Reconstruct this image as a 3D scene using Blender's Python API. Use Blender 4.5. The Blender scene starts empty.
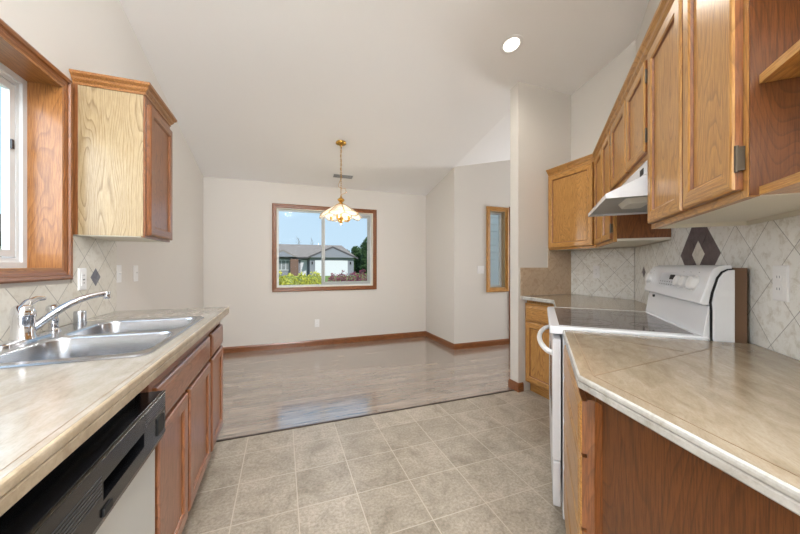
import bpy, bmesh, math, random
from mathutils import Vector, Matrix
R = math.radians
SC = bpy.context.scene
COL = SC.collection
random.seed(7)
S2 = math.sqrt(2)

# ------------------------------------------------------------------ camera
H = 1.203
cam = bpy.data.cameras.new('camera'); cam_o = bpy.data.objects.new('camera', cam); COL.objects.link(cam_o)
cam_o.location = (0, 0, H); cam_o.rotation_euler = (R(90), 0, R(-20.62))
cam.sensor_width = 36; cam.lens = 313.4 / 800 * 36; cam.shift_y = -1.2 / 800; cam.clip_start = .02
SC.camera = cam_o

# ------------------------------------------------------------------ world, sun, lights, exposure
w = bpy.data.worlds.new('world'); SC.world = w; w.use_nodes = True
nt = w.node_tree; nt.nodes.clear()
tc = nt.nodes.new('ShaderNodeTexCoord'); sp = nt.nodes.new('ShaderNodeSeparateXYZ'); cr = nt.nodes.new('ShaderNodeValToRGB')
bg = nt.nodes.new('ShaderNodeBackground'); wo = nt.nodes.new('ShaderNodeOutputWorld')
cr.color_ramp.elements[0].position = 0.0; cr.color_ramp.elements[0].color = (.62, .80, .94, 1)
cr.color_ramp.elements[1].position = .45; cr.color_ramp.elements[1].color = (.50, .71, .93, 1)
nt.links.new(tc.outputs['Generated'], sp.inputs[0]); nt.links.new(sp.outputs[2], cr.inputs[0])
nt.links.new(cr.outputs[0], bg.inputs[0]); nt.links.new(bg.outputs[0], wo.inputs[0]); bg.inputs[1].default_value = 1.0

def light(name, kind, loc, rot, energy, color=(1, 1, 1), size=None, size_y=None, **kw):
    l = bpy.data.lights.new(name, kind); l.energy = energy; l.color = color
    if kind == 'AREA':
        l.size = size
        if size_y: l.shape = 'RECTANGLE'; l.size_y = size_y
    elif kind in ('POINT', 'SPOT') and size: l.shadow_soft_size = size
    for k, v in kw.items(): setattr(l, k, v)
    o = bpy.data.objects.new(name, l); COL.objects.link(o); o.location = loc; o.rotation_euler = [R(a) for a in rot]
    return o
light('sun', 'SUN', (0, -20, 30), (48, 0, 14), 3.6, (1, .95, .88), angle=R(.6))
# sink window daylight, plus fill lamps added at an unseen patio door and hall
light('patio_fill', 'AREA', (.75, -3.42, 1.25), (90, 0, 0), 60, (.86, .93, 1), 2.3, 2.1)
light('sink_window_daylight', 'AREA', (-1.95, .75, 1.95), (0, -76, 14), 46, (.86, .93, 1), 1.2, 1.7)
light('hall_fill', 'AREA', (4.86, 3.2, 1.5), (90, 0, 90), 40, (.97, .98, 1), 1.2, 1.6)
SC.view_settings.view_transform = 'Standard'; SC.view_settings.look = 'None'
SC.view_settings.exposure = 0.10; SC.view_settings.gamma = 1; SC.view_settings.use_curve_mapping = False

# ------------------------------------------------------------------ material helpers
def s2l(c):
    return tuple((v / 12.92 if v <= .04045 else ((v + .055) / 1.055) ** 2.4) for v in [x / 255 for x in c]) + (1,)
def mat(name):
    m = bpy.data.materials.new(name); m.use_nodes = True
    return m, m.node_tree, m.node_tree.nodes['Principled BSDF']
def N(t, kind, **kw):
    n = t.nodes.new(kind)
    for k, v in kw.items():
        if k.startswith('i_'): n.inputs[k[2:].replace('_', ' ')].default_value = v
        else: setattr(n, k, v)
    return n
def plain(name, rgb, rough=.5, metal=0, bump=0, bscale=200, **kw):
    m, t, b = mat(name)
    b.inputs['Base Color'].default_value = s2l(rgb); b.inputs['Roughness'].default_value = rough; b.inputs['Metallic'].default_value = metal
    tcn = N(t, 'ShaderNodeTexCoord'); no = N(t, 'ShaderNodeTexNoise', i_Scale=bscale, i_Detail=3)
    t.links.new(tcn.outputs['Object'], no.inputs['Vector'])
    if bump:
        bu = N(t, 'ShaderNodeBump', i_Strength=bump, i_Distance=.002)
        t.links.new(no.outputs['Fac'], bu.inputs['Height']); t.links.new(bu.outputs[0], b.inputs['Normal'])
    if 'emit' in kw:
        b.inputs['Emission Color'].default_value = s2l(kw['emit']); b.inputs['Emission Strength'].default_value = kw['es']
    return m
def ramp(t, stops):
    c = N(t, 'ShaderNodeValToRGB'); e = c.color_ramp.elements
    while len(e) < len(stops): e.new(.5)
    for i, (p, col) in enumerate(stops): e[i].position = p; e[i].color = s2l(col) if len(col) == 3 else col
    return c
def oak(name, axis, light_c, mid_c, dark_c, rough=.32, cath=1.0):
    """axis: grain direction 0=x 1=y 2=z in the thing's own frame"""
    m, t, b = mat(name)
    tcn = N(t, 'ShaderNodeTexCoord'); oi = N(t, 'ShaderNodeObjectInfo')
    add = N(t, 'ShaderNodeVectorMath', operation='MULTIPLY_ADD')
    t.links.new(oi.outputs['Random'], add.inputs[0]); add.inputs[1].default_value = (7.3, 5.1, 9.7)
    t.links.new(tcn.outputs['Object'], add.inputs[2])
    sc = [1, 1, 1]; sc[axis] = .045
    mp = N(t, 'ShaderNodeMapping'); mp.inputs['Scale'].default_value = sc; t.links.new(add.outputs[0], mp.inputs['Vector'])
    fib = N(t, 'ShaderNodeTexNoise', i_Scale=260, i_Detail=4, i_Roughness=.75); t.links.new(mp.outputs[0], fib.inputs['Vector'])
    sc2 = [1, 1, 1]; sc2[axis] = .16
    mp2 = N(t, 'ShaderNodeMapping'); mp2.inputs['Scale'].default_value = sc2; t.links.new(add.outputs[0], mp2.inputs['Vector'])
    big = N(t, 'ShaderNodeTexNoise', i_Scale=5.0, i_Detail=2, i_Roughness=.45); t.links.new(mp2.outputs[0], big.inputs['Vector'])
    mul = N(t, 'ShaderNodeMath', operation='MULTIPLY'); mul.inputs[1].default_value = 44; t.links.new(big.outputs['Fac'], mul.inputs[0])
    fr = N(t, 'ShaderNodeMath', operation='FRACT'); t.links.new(mul.outputs[0], fr.inputs[0])
    rr = ramp(t, [(0, (0, 0, 0, 1)), (.65, (.25, .25, .25, 1)), (.9, (1, 1, 1, 1)), (1, (0, 0, 0, 1))])
    t.links.new(fr.outputs[0], rr.inputs[0])
    fr2 = ramp(t, [(.44, (0, 0, 0, 1)), (.60, (1, 1, 1, 1))]); t.links.new(fib.outputs['Fac'], fr2.inputs[0])
    mx = N(t, 'ShaderNodeMix', data_type='RGBA'); mx.inputs[6].default_value = s2l(light_c); mx.inputs[7].default_value = s2l(mid_c)
    t.links.new(fr2.outputs[0], mx.inputs[0])
    pm = N(t, 'ShaderNodeMath', operation='MULTIPLY'); pm.inputs[1].default_value = .6 * cath; t.links.new(rr.outputs[0], pm.inputs[0])
    fm = N(t, 'ShaderNodeMath', operation='MULTIPLY_ADD'); fm.inputs[1].default_value = .9; fm.inputs[2].default_value = .35
    t.links.new(fib.outputs['Fac'], fm.inputs[0])
    pm2 = N(t, 'ShaderNodeMath', operation='MULTIPLY'); t.links.new(pm.outputs[0], pm2.inputs[0]); t.links.new(fm.outputs[0], pm2.inputs[1])
    mx2 = N(t, 'ShaderNodeMix', data_type='RGBA'); mx2.inputs[7].default_value = s2l(dark_c)
    t.links.new(mx.outputs[2], mx2.inputs[6]); t.links.new(pm2.outputs[0], mx2.inputs[0])
    t.links.new(mx2.outputs[2], b.inputs['Base Color']); b.inputs['Roughness'].default_value = rough
    b.inputs['Coat Weight'].default_value = .25; b.inputs['Coat Roughness'].default_value = .2
    bu = N(t, 'ShaderNodeBump', i_Strength=.12, i_Distance=.001); t.links.new(fib.outputs['Fac'], bu.inputs['Height']); t.links.new(bu.outputs[0], b.inputs['Normal'])
    return m

M = {}
L, D_, K = (198, 147, 78), (166, 112, 50), (108, 66, 26)
for i, a in enumerate('xyz'): M['oak_' + a] = oak('oak_' + a, i, L, D_, K)
L2, D2, K2 = (164, 112, 84), (136, 88, 64), (92, 56, 40)
for i, a in enumerate('xyz'): M['roak_' + a] = oak('red_lit_oak_' + a, i, L2, D2, K2)  # same oak, with the reddish cast of its lighting put into the colour
L3, D3, K3 = (146, 90, 48), (118, 68, 34), (80, 44, 20)
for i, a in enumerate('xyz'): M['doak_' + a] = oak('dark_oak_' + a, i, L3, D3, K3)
for i, a in enumerate('xyz'): M['poak_' + a] = oak('pale_oak_' + a, i, (178, 156, 120), (158, 134, 98), (120, 96, 64), cath=1.5)
for i, a in enumerate('xyz'): M['moak_' + a] = oak('medium_oak_' + a, i, (172, 116, 64), (138, 88, 44), (94, 56, 26))
for i, a in enumerate('xyz'): M['xoak_' + a] = oak('shaded_oak_' + a, i, (112, 66, 28), (90, 48, 17), (60, 30, 8))  # oak darkened in its colour for end panels turned from the windows
M['wall'] = plain('wall_paint', (216, 210, 202), .75, bump=.12, bscale=90)
M['ceiling'] = plain('ceiling_paint', (244, 242, 240), .8, bump=.35, bscale=45)
M['white'] = plain('white_enamel', (232, 233, 236), .22)
M['white_plastic'] = plain('white_plastic', (236, 234, 232), .35)
M['vinyl'] = plain('white_vinyl', (214, 216, 216), .35)
M['grey_vinyl'] = plain('grey_vinyl', (172, 175, 172), .4)
M['melamine'] = plain('white_melamine', (225, 219, 202), .5)
M['black'] = plain('black_plastic', (16, 16, 18), .22)
M['darkgrey'] = plain('dark_grey_plastic', (58, 58, 60), .28)
M['slot'] = plain('slot_black', (10, 10, 10), .6)
M['chrome'] = plain('chrome', (225, 226, 230), .07, 1)
M['brass'] = plain('brass', (214, 168, 84), .22, 1)
M['darkmetal'] = plain('bronzed_steel', (86, 78, 68), .35, .9)
M['greymark'] = plain('grey_print', (128, 130, 134), .5)
M['hedge'] = plain('yellow_green_leaf', (188, 186, 72), .6)
M['hedge2'] = plain('dark_green_leaf', (140, 144, 52), .6)
M['maroon'] = plain('maroon_leaf', (128, 62, 78), .6)
M['maroon2'] = plain('plum_leaf', (92, 48, 60), .6)
M['tree'] = plain('evergreen_leaf', (64, 92, 48), .7)
M['tree2'] = plain('evergreen_dark_leaf', (42, 66, 36), .7)
M['bark'] = plain('bark', (110, 95, 84), .9)
M['siding_grey'] = plain('grey_siding', (138, 138, 148), .7)
M['siding_white'] = plain('pale_siding', (236, 234, 230), .7)
M['fascia'] = plain('dark_fascia', (86, 80, 84), .6)
M['garage'] = plain('garage_white', (220, 220, 226), .5)
M['dark_roof'] = plain('dark_shingles', (92, 84, 80), .9)
M['bulb'] = plain('lit_bulb', (255, 240, 210), .4, emit=(255, 226, 180), es=4)
M['lens_lit'] = plain('lit_lamp_lens', (255, 250, 240), .4, emit=(255, 248, 235), es=4)
M['lens'] = plain('frosted_lens', (228, 226, 214), .4)
M['panel_grey'] = plain('console_print_grey', (206, 208, 212), .4)
M['dw_white'] = plain('off_white_enamel', (192, 192, 187), .3)
M['rear_brown'] = plain('rear_gap_shade', (112, 84, 62), .7)
M['threshold'] = plain('dark_threshold', (62, 48, 38), .5)

def steel():
    m, t, b = mat('brushed_steel'); b.inputs['Base Color'].default_value = s2l((190, 193, 198)); b.inputs['Metallic'].default_value = 1
    b.inputs['Roughness'].default_value = .24
    tcn = N(t, 'ShaderNodeTexCoord'); mp = N(t, 'ShaderNodeMapping'); mp.inputs['Scale'].default_value = (6, 300, 300)
    no = N(t, 'ShaderNodeTexNoise', i_Scale=1.0, i_Detail=2); t.links.new(tcn.outputs['Object'], mp.inputs[0]); t.links.new(mp.outputs[0], no.inputs[0])
    bu = N(t, 'ShaderNodeBump', i_Strength=.08, i_Distance=.001); t.links.new(no.outputs['Fac'], bu.inputs['Height']); t.links.new(bu.outputs[0], b.inputs['Normal'])
    return m
M['steel'] = steel()

def glass(name, tint=(255, 255, 255), gl=.12, rough=0.0):
    m, t, b = mat(name); t.nodes.remove(b)
    out = t.nodes['Material Output']; tr = N(t, 'ShaderNodeBsdfTransparent'); tr.inputs[0].default_value = s2l(tint)
    g = N(t, 'ShaderNodeBsdfGlossy'); g.inputs['Roughness'].default_value = rough
    fr = N(t, 'ShaderNodeFresnel', i_IOR=1.45); ma = N(t, 'ShaderNodeMath', operation='MULTIPLY'); ma.inputs[1].default_value = gl
    t.links.new(fr.outputs[0], ma.inputs[0]); mx = N(t, 'ShaderNodeMixShader')
    t.links.new(ma.outputs[0], mx.inputs[0]); t.links.new(tr.outputs[0], mx.inputs[1]); t.links.new(g.outputs[0], mx.inputs[2]); t.links.new(mx.outputs[0], out.inputs[0])
    return m
M['glass'] = glass('window_glass', (250, 252, 253), .03)
def shade_mat():
    m = glass('lamp_shade_glass', (250, 244, 232), 2.0, .08); t = m.node_tree; out = t.nodes['Material Output']; mx = out.inputs[0].links[0].from_node
    di = N(t, 'ShaderNodeBsdfTranslucent'); di.inputs[0].default_value = s2l((255, 248, 235)); d2 = N(t, 'ShaderNodeBsdfDiffuse'); d2.inputs[0].default_value = s2l((250, 244, 232))
    m1 = N(t, 'ShaderNodeMixShader'); m1.inputs[0].default_value = .5; t.links.new(di.outputs[0], m1.inputs[1]); t.links.new(d2.outputs[0], m1.inputs[2])
    m2 = N(t, 'ShaderNodeMixShader'); m2.inputs[0].default_value = .24; t.links.new(mx.outputs[0], m2.inputs[1]); t.links.new(m1.outputs[0], m2.inputs[2]); t.links.new(m2.outputs[0], out.inputs[0])
    return m
M['globe'] = glass('globe_glass', (255, 255, 255), 1.0, .3)
M['shade_glass'] = shade_mat()

def stone(name, base, vein, dark, scale=6, rough=.25, grout=None, gw=.305, goff=(0, 0), stretch=(1, 1, 1)):
    m, t, b = mat(name); tcn = N(t, 'ShaderNodeTexCoord'); mp = N(t, 'ShaderNodeMapping'); mp.inputs['Scale'].default_value = stretch
    t.links.new(tcn.outputs['Object'], mp.inputs[0])
    n1 = N(t, 'ShaderNodeTexNoise', i_Scale=scale, i_Detail=8, i_Roughness=.62, i_Distortion=.6); t.links.new(mp.outputs[0], n1.inputs['Vector'])
    n2 = N(t, 'ShaderNodeTexNoise', i_Scale=scale * 9, i_Detail=5, i_Roughness=.7); t.links.new(mp.outputs[0], n2.inputs['Vector'])
    r1 = ramp(t, [(.3, dark), (.48, base), (.7, vein)]); t.links.new(n1.outputs['Fac'], r1.inputs[0])
    r2 = ramp(t, [(.3, (.78, .76, .72, 1)), (.55, (1, 1, 1, 1))]); t.links.new(n2.outputs['Fac'], r2.inputs[0])
    mx = N(t, 'ShaderNodeMix', data_type='RGBA', blend_type='MULTIPLY'); mx.inputs[0].default_value = .6
    t.links.new(r1.outputs[0], mx.inputs[6]); t.links.new(r2.outputs[0], mx.inputs[7])
    t.links.new(mx.outputs[2], b.inputs['Base Color']); b.inputs['Roughness'].default_value = rough
    return m
M['counter'] = stone('travertine_counter', (154, 138, 116), (166, 152, 132), (140, 123, 101), 10, .13, stretch=(1, 3.2, 1))
M['counter_left'] = stone('cream_marble_counter', (162, 154, 142), (172, 167, 159), (150, 140, 127), 9, .13, stretch=(1, 2.8, 1))
M['edge_tan'] = stone('tan_stone_edge', (172, 154, 128), (190, 174, 150), (148, 128, 102), 14, .28)
M['edge_pale'] = stone('pale_marble_edge', (188, 185, 178), (204, 202, 198), (166, 160, 150), 14, .25)
M['grout'] = plain('brown_grout', (132, 108, 80), .7)

def diamond_tile(name, c1, c2, groutc, mottle, size=.1545, rough=.45):
    m, t, b = mat(name); tcn = N(t, 'ShaderNodeTexCoord'); sx = N(t, 'ShaderNodeSeparateXYZ'); t.links.new(tcn.outputs['Object'], sx.inputs[0])
    a = N(t, 'ShaderNodeMath', operation='ADD'); s = N(t, 'ShaderNodeMath', operation='SUBTRACT')
    t.links.new(sx.outputs[0], a.inputs[0]); t.links.new(sx.outputs[2], a.inputs[1]); t.links.new(sx.outputs[2], s.inputs[0]); t.links.new(sx.outputs[0], s.inputs[1])
    cx = N(t, 'ShaderNodeCombineXYZ'); t.links.new(a.outputs[0], cx.inputs[0]); t.links.new(s.outputs[0], cx.inputs[1])
    mp = N(t, 'ShaderNodeMapping'); mp.inputs['Scale'].default_value = (.7071, .7071, 1); mp.inputs['Location'].default_value = (size * 40, size * 40, 0); t.links.new(cx.outputs[0], mp.inputs[0])
    br = N(t, 'ShaderNodeTexBrick', offset=0, squash=1); br.inputs['Color1'].default_value = s2l(c1); br.inputs['Color2'].default_value = s2l(c2)
    br.inputs['Mortar'].default_value = s2l(groutc); br.inputs['Scale'].default_value = 1; br.inputs['Mortar Size'].default_value = .0016
    br.inputs['Mortar Smooth'].default_value = .2; br.inputs['Brick Width'].default_value = size; br.inputs['Row Height'].default_value = size
    t.links.new(mp.outputs[0], br.inputs['Vector'])
    no = N(t, 'ShaderNodeTexNoise', i_Scale=28, i_Detail=7, i_Roughness=.7, i_Distortion=.5); t.links.new(tcn.outputs['Object'], no.inputs['Vector'])
    r = ramp(t, [(.32, mottle), (.52, (1, 1, 1, 1)), (.7, (1, 1, 1, 1))]); t.links.new(no.outputs['Fac'], r.inputs[0])
    mx = N(t, 'ShaderNodeMix', data_type='RGBA', blend_type='MULTIPLY'); mx.inputs[0].default_value = 1
    t.links.new(br.outputs['Color'], mx.inputs[6]); t.links.new(r.outputs[0], mx.inputs[7]); t.links.new(mx.outputs[2], b.inputs['Base Color'])
    b.inputs['Roughness'].default_value = rough
    bu = N(t, 'ShaderNodeBump', i_Strength=.35, i_Distance=.0015); inv = N(t, 'ShaderNodeMath', operation='MULTIPLY_ADD'); inv.inputs[1].default_value = -1; inv.inputs[2].default_value = 1
    t.links.new(br.outputs['Fac'], inv.inputs[0]); mh = N(t, 'ShaderNodeMath', operation='MULTIPLY_ADD'); mh.inputs[1].default_value = .35
    t.links.new(no.outputs['Fac'], mh.inputs[0]); t.links.new(inv.outputs[0], mh.inputs[2]); t.links.new(mh.outputs[0], bu.inputs['Height']); t.links.new(bu.outputs[0], b.inputs['Normal'])
    return m
M['tile_right'] = diamond_tile('travertine_diamond_tile', (240, 238, 232), (228, 225, 218), (172, 167, 160), (.74, .70, .64, 1))
M['tile_left'] = diamond_tile('cream_diamond_tile', (220, 214, 203), (210, 203, 190), (150, 143, 132), (.84, .81, .76, 1), .1500)
M['tile_brown'] = diamond_tile('brown_diamond_tile', (196, 172, 146), (186, 162, 136), (170, 148, 122), (.78, .72, .66, 1))
M['tile_trim'] = stone('brown_tile_trim', (190, 166, 140), (204, 182, 156), (164, 140, 114), 20, .5)
M['accent_dark'] = stone('dark_plum_tile', (86, 72, 76), (100, 86, 88), (66, 54, 58), 30, .4)
M['accent_grey'] = stone('slate_accent_tile', (112, 110, 118), (130, 128, 134), (90, 88, 96), 30, .4)
M['accent_light'] = stone('light_accent_tile', (214, 208, 196), (226, 220, 210), (190, 182, 168), 25, .4)

def floor_tile():
    m, t, b = mat('stone_floor_tile'); tcn = N(t, 'ShaderNodeTexCoord')
    mp = N(t, 'ShaderNodeMapping'); mp.inputs['Location'].default_value = (-.372 + .2975 * 40, -.1425 + .2975 * 40, 0); t.links.new(tcn.outputs['Object'], mp.inputs[0])
    br = N(t, 'ShaderNodeTexBrick', offset=0, squash=1); br.inputs['Color1'].default_value = s2l((186, 175, 160)); br.inputs['Color2'].default_value = s2l((168, 157, 142))
    br.inputs['Mortar'].default_value = s2l((196, 184, 164)); br.inputs['Scale'].default_value = 1; br.inputs['Mortar Size'].default_value = .0026; br.inputs['Mortar Smooth'].default_value = .1
    br.inputs['Brick Width'].default_value = .2975; br.inputs['Row Height'].default_value = .2975; t.links.new(mp.outputs[0], br.inputs['Vector'])
    no = N(t, 'ShaderNodeTexNoise', i_Scale=7, i_Detail=9, i_Roughness=.68, i_Distortion=.8); t.links.new(tcn.outputs['Object'], no.inputs['Vector'])
    n2 = N(t, 'ShaderNodeTexNoise', i_Scale=70, i_Detail=4, i_Roughness=.7); t.links.new(tcn.outputs['Object'], n2.inputs['Vector'])
    r = ramp(t, [(.3, (.55, .52, .46, 1)), (.46, (.88, .87, .84, 1)), (.62, (1.12, 1.12, 1.12, 1))]); t.links.new(no.outputs['Fac'], r.inputs[0])
    r2 = ramp(t, [(.36, (.62, .61, .59, 1)), (.6, (1.05, 1.05, 1.05, 1))]); t.links.new(n2.outputs['Fac'], r2.inputs[0])
    mx = N(t, 'ShaderNodeMix', data_type='RGBA', blend_type='MULTIPLY'); mx.inputs[0].default_value = 1
    mx2 = N(t, 'ShaderNodeMix', data_type='RGBA', blend_type='MULTIPLY'); mx2.inputs[0].default_value = .8
    t.links.new(r.outputs[0], mx.inputs[6]); t.links.new(r2.outputs[0], mx.inputs[7]); t.links.new(br.outputs['Color'], mx2.inputs[6]); t.links.new(mx.outputs[2], mx2.inputs[7])
    # grout stays clean
    mx3 = N(t, 'ShaderNodeMix', data_type='RGBA'); mx3.inputs[7].default_value = s2l((196, 186, 170)); t.links.new(br.outputs['Fac'], mx3.inputs[0]); t.links.new(mx2.outputs[2], mx3.inputs[6])
    t.links.new(mx3.outputs[2], b.inputs['Base Color']); b.inputs['Roughness'].default_value = .34
    ad = N(t, 'ShaderNodeMath', operation='MULTIPLY_ADD'); ad.inputs[1].default_value = .6; t.links.new(n2.outputs['Fac'], ad.inputs[0]); t.links.new(no.outputs['Fac'], ad.inputs[2])
    bu = N(t, 'ShaderNodeBump', i_Strength=.3, i_Distance=.003); t.links.new(ad.outputs[0], bu.inputs['Height']); t.links.new(bu.outputs[0], b.inputs['Normal'])
    return m
M['floor_tile'] = floor_tile()
def floor_wood():
    m, t, b = mat('grey_wood_plank'); tcn = N(t, 'ShaderNodeTexCoord')
    br = N(t, 'ShaderNodeTexBrick', offset=.37, squash=1); br.inputs['Color1'].default_value = s2l((164, 148, 134)); br.inputs['Color2'].default_value = s2l((136, 120, 107))
    br.inputs['Mortar'].default_value = s2l((104, 90, 80)); br.inputs['Scale'].default_value = 1; br.inputs['Mortar Size'].default_value = .0012; br.inputs['Mortar Smooth'].default_value = .3
    br.inputs['Brick Width'].default_value = 1.1; br.inputs['Row Height'].default_value = .09
    t.links.new(tcn.outputs['Object'], br.inputs['Vector'])
    mp = N(t, 'ShaderNodeMapping'); mp.inputs['Scale'].default_value = (1.6, 20, 1); t.links.new(tcn.outputs['Object'], mp.inputs[0])
    no = N(t, 'ShaderNodeTexNoise', i_Scale=2.2, i_Detail=7, i_Roughness=.7, i_Distortion=.6); t.links.new(mp.outputs[0], no.inputs['Vector'])
    r = ramp(t, [(.37, (.30, .26, .24, 1)), (.46, (.90, .89, .88, 1)), (.66, (1.3, 1.3, 1.3, 1))]); t.links.new(no.outputs['Fac'], r.inputs[0])
    mx = N(t, 'ShaderNodeMix', data_type='RGBA', blend_type='MULTIPLY'); mx.inputs[0].default_value = .85
    t.links.new(br.outputs['Color'], mx.inputs[6]); t.links.new(r.outputs[0], mx.inputs[7]); t.links.new(mx.outputs[2], b.inputs['Base Color'])
    b.inputs['Roughness'].default_value = .24; b.inputs['Specular IOR Level'].default_value = .8; b.inputs['Coat Weight'].default_value = 1; b.inputs['Coat IOR'].default_value = 2.5; b.inputs['Coat Roughness'].default_value = .13
    bu = N(t, 'ShaderNodeBump', i_Strength=.1, i_Distance=.002); t.links.new(no.outputs['Fac'], bu.inputs['Height']); t.links.new(bu.outputs[0], b.inputs['Normal'])
    return m
M['floor_wood'] = floor_wood()
def cooktop():
    m, t, b = mat('ceramic_cooktop'); b.inputs['Base Color'].default_value = s2l((52, 46, 48)); b.inputs['Roughness'].default_value = .06
    tcn = N(t, 'ShaderNodeTexCoord'); no = N(t, 'ShaderNodeTexNoise', i_Scale=600, i_Detail=2); t.links.new(tcn.outputs['Object'], no.inputs['Vector'])
    r = ramp(t, [(.45, (84, 76, 74)), (.62, (128, 118, 114))]); t.links.new(no.outputs['Fac'], r.inputs[0]); t.links.new(r.outputs[0], b.inputs['Base Color'])
    return m
M['cooktop'] = cooktop()
M['burner'] = plain('burner_ring_print', (24, 18, 20), .07)
def shingle(name, c1, c2, w=.3, h=.15):
    m, t, b = mat(name); tcn = N(t, 'ShaderNodeTexCoord'); br = N(t, 'ShaderNodeTexBrick', offset=.5); br.inputs['Color1'].default_value = s2l(c1); br.inputs['Color2'].default_value = s2l(c2)
    br.inputs['Mortar'].default_value = s2l(tuple(int(x * .8) for x in c1)); br.inputs['Scale'].default_value = 1; br.inputs['Brick Width'].default_value = w; br.inputs['Row Height'].default_value = h; br.inputs['Mortar Size'].default_value = .01
    sx = N(t, 'ShaderNodeSeparateXYZ'); cx = N(t, 'ShaderNodeCombineXYZ'); t.links.new(tcn.outputs['Object'], sx.inputs[0]); t.links.new(sx.outputs[0], cx.inputs[0]); t.links.new(sx.outputs[2], cx.inputs[1])
    t.links.new(cx.outputs[0], br.inputs['Vector']); t.links.new(br.outputs['Color'], b.inputs['Base Color']); b.inputs['Roughness'].default_value = .9
    return m
M['roof'] = shingle('grey_shingles', (150, 140, 134), (138, 128, 122))
M['brick'] = shingle('brown_brick', (134, 104, 92), (116, 88, 78), .25, .09)
def grass():
    m, t, b = mat('lawn_grass'); tcn = N(t, 'ShaderNodeTexCoord'); no = N(t, 'ShaderNodeTexNoise', i_Scale=3, i_Detail=8); t.links.new(tcn.outputs['Object'], no.inputs['Vector'])
    r = ramp(t, [(.35, (92, 116, 50)), (.65, (128, 148, 74))]); t.links.new(no.outputs['Fac'], r.inputs[0]); t.links.new(r.outputs[0], b.inputs['Base Color']); b.inputs['Roughness'].default_value = .9
    return m
M['grass'] = grass()

# ------------------------------------------------------------------ mesh helpers
class Frame:
    def __init__(self, deg): self.a = R(deg); self.e1 = Vector((math.cos(self.a), math.sin(self.a), 0)); self.e2 = Vector((-math.sin(self.a), math.cos(self.a), 0))
    def w(self, s, m, z=0): return self.e1 * s + self.e2 * m + Vector((0, 0, z))
FA = Frame(45)      # diagonal kitchen wall: s runs along the wall, m = -distance; fronts face +m
FL = Frame(-90)     # left wall: s = -Y, m = X
FB = Frame(90)      # wall facing -X: s = Y, m = -X
FC = Frame(180)     # walls facing -Y: s = -X, m = -Y
FW = Frame(0)

class Thing:
    """an Empty at the thing's base; parts are given in the frame's own coordinates"""
    def __init__(self, name, frame, base, label=None, cat=None, group=None, kind=None):
        self.f = frame; self.b = Vector(base)
        o = bpy.data.objects.new(name, None); COL.objects.link(o); o.empty_display_size = .1
        o.location = frame.w(*base); o.rotation_euler = (0, 0, frame.a); self.o = o
        if label: o['label'] = label
        if cat: o['category'] = cat
        if group: o['group'] = group
        if kind: o['kind'] = kind
    def part(self, name, bm, mats, parent=None, smooth=False, label=None, bevel=0, kind=None):
        o = finish(name, bm, mats, self.b, smooth, bevel); o.parent = parent or self.o
        if label: o['label'] = label
        if kind: o['kind'] = kind
        return o
def finish(name, bm, mats, base=(0, 0, 0), smooth=False, bevel=0, merge=True):
    if merge: bmesh.ops.remove_doubles(bm, verts=bm.verts, dist=1e-5)
    bmesh.ops.recalc_face_normals(bm, faces=bm.faces)
    bmesh.ops.translate(bm, verts=bm.verts, vec=-Vector(base))
    me = bpy.data.meshes.new(name); bm.to_mesh(me); bm.free()
    if not isinstance(mats, (list, tuple)): mats = [mats]
    for m in mats: me.materials.append(M[m] if isinstance(m, str) else m)
    if smooth:
        for p in me.polygons: p.use_smooth = True
        me.set_sharp_from_angle(angle=R(38))
    o = bpy.data.objects.new(name, me); COL.objects.link(o)
    if bevel:
        b = o.modifiers.new('bevel', 'BEVEL'); b.width = bevel; b.segments = 2; b.limit_method = 'ANGLE'; b.angle_limit = R(40)
    return o
def single(name, bm, mats, frame, base, label=None, cat=None, group=None, kind=None, smooth=False, bevel=0):
    o = finish(name, bm, mats, base, smooth, bevel); o.location = frame.w(*base); o.rotation_euler = (0, 0, frame.a)
    if label: o['label'] = label
    if cat: o['category'] = cat
    if group: o['group'] = group
    if kind: o['kind'] = kind
    return o
def B(): return bmesh.new()
def box(bm, x0, x1, y0, y1, z0, z1, mi=0):
    x0, x1 = min(x0, x1), max(x0, x1); y0, y1 = min(y0, y1), max(y0, y1); z0, z1 = min(z0, z1), max(z0, z1)
    v = [bm.verts.new(p) for p in [(x0, y0, z0), (x1, y0, z0), (x1, y1, z0), (x0, y1, z0), (x0, y0, z1), (x1, y0, z1), (x1, y1, z1), (x0, y1, z1)]]
    for f in [(3, 2, 1, 0), (4, 5, 6, 7), (0, 1, 5, 4), (1, 2, 6, 5), (2, 3, 7, 6), (3, 0, 4, 7)]:
        bm.faces.new([v[i] for i in f]).material_index = mi
    return bm
def bx(*a, **k): return box(B(), *a, **k)
def prism(bm, poly, z0, z1, mi=0):
    """poly in plan; z0, z1 number or function (x, y)"""
    g = lambda z, p: z(*p) if callable(z) else z
    a = [bm.verts.new((p[0], p[1], g(z0, p))) for p in poly]; b = [bm.verts.new((p[0], p[1], g(z1, p))) for p in poly]
    n = len(poly)
    bm.faces.new(a[::-1]).material_index = mi; bm.faces.new(b).material_index = mi
    for i in range(n): bm.faces.new((a[i], a[(i + 1) % n], b[(i + 1) % n], b[i])).material_index = mi
    return bm
def extrude_profile(bm, prof, s0, s1, mi=0, axis='s'):
    """closed profile [(m, z)] extruded along s"""
    a = [bm.verts.new((s0, p[0], p[1])) for p in prof]; b = [bm.verts.new((s1, p[0], p[1])) for p in prof]; n = len(prof)
    bm.faces.new(a).material_index = mi; bm.faces.new(b[::-1]).material_index = mi
    for i in range(n): bm.faces.new((a[i], a[(i + 1) % n], b[(i + 1) % n], b[i])).material_index = mi
    return bm
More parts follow.
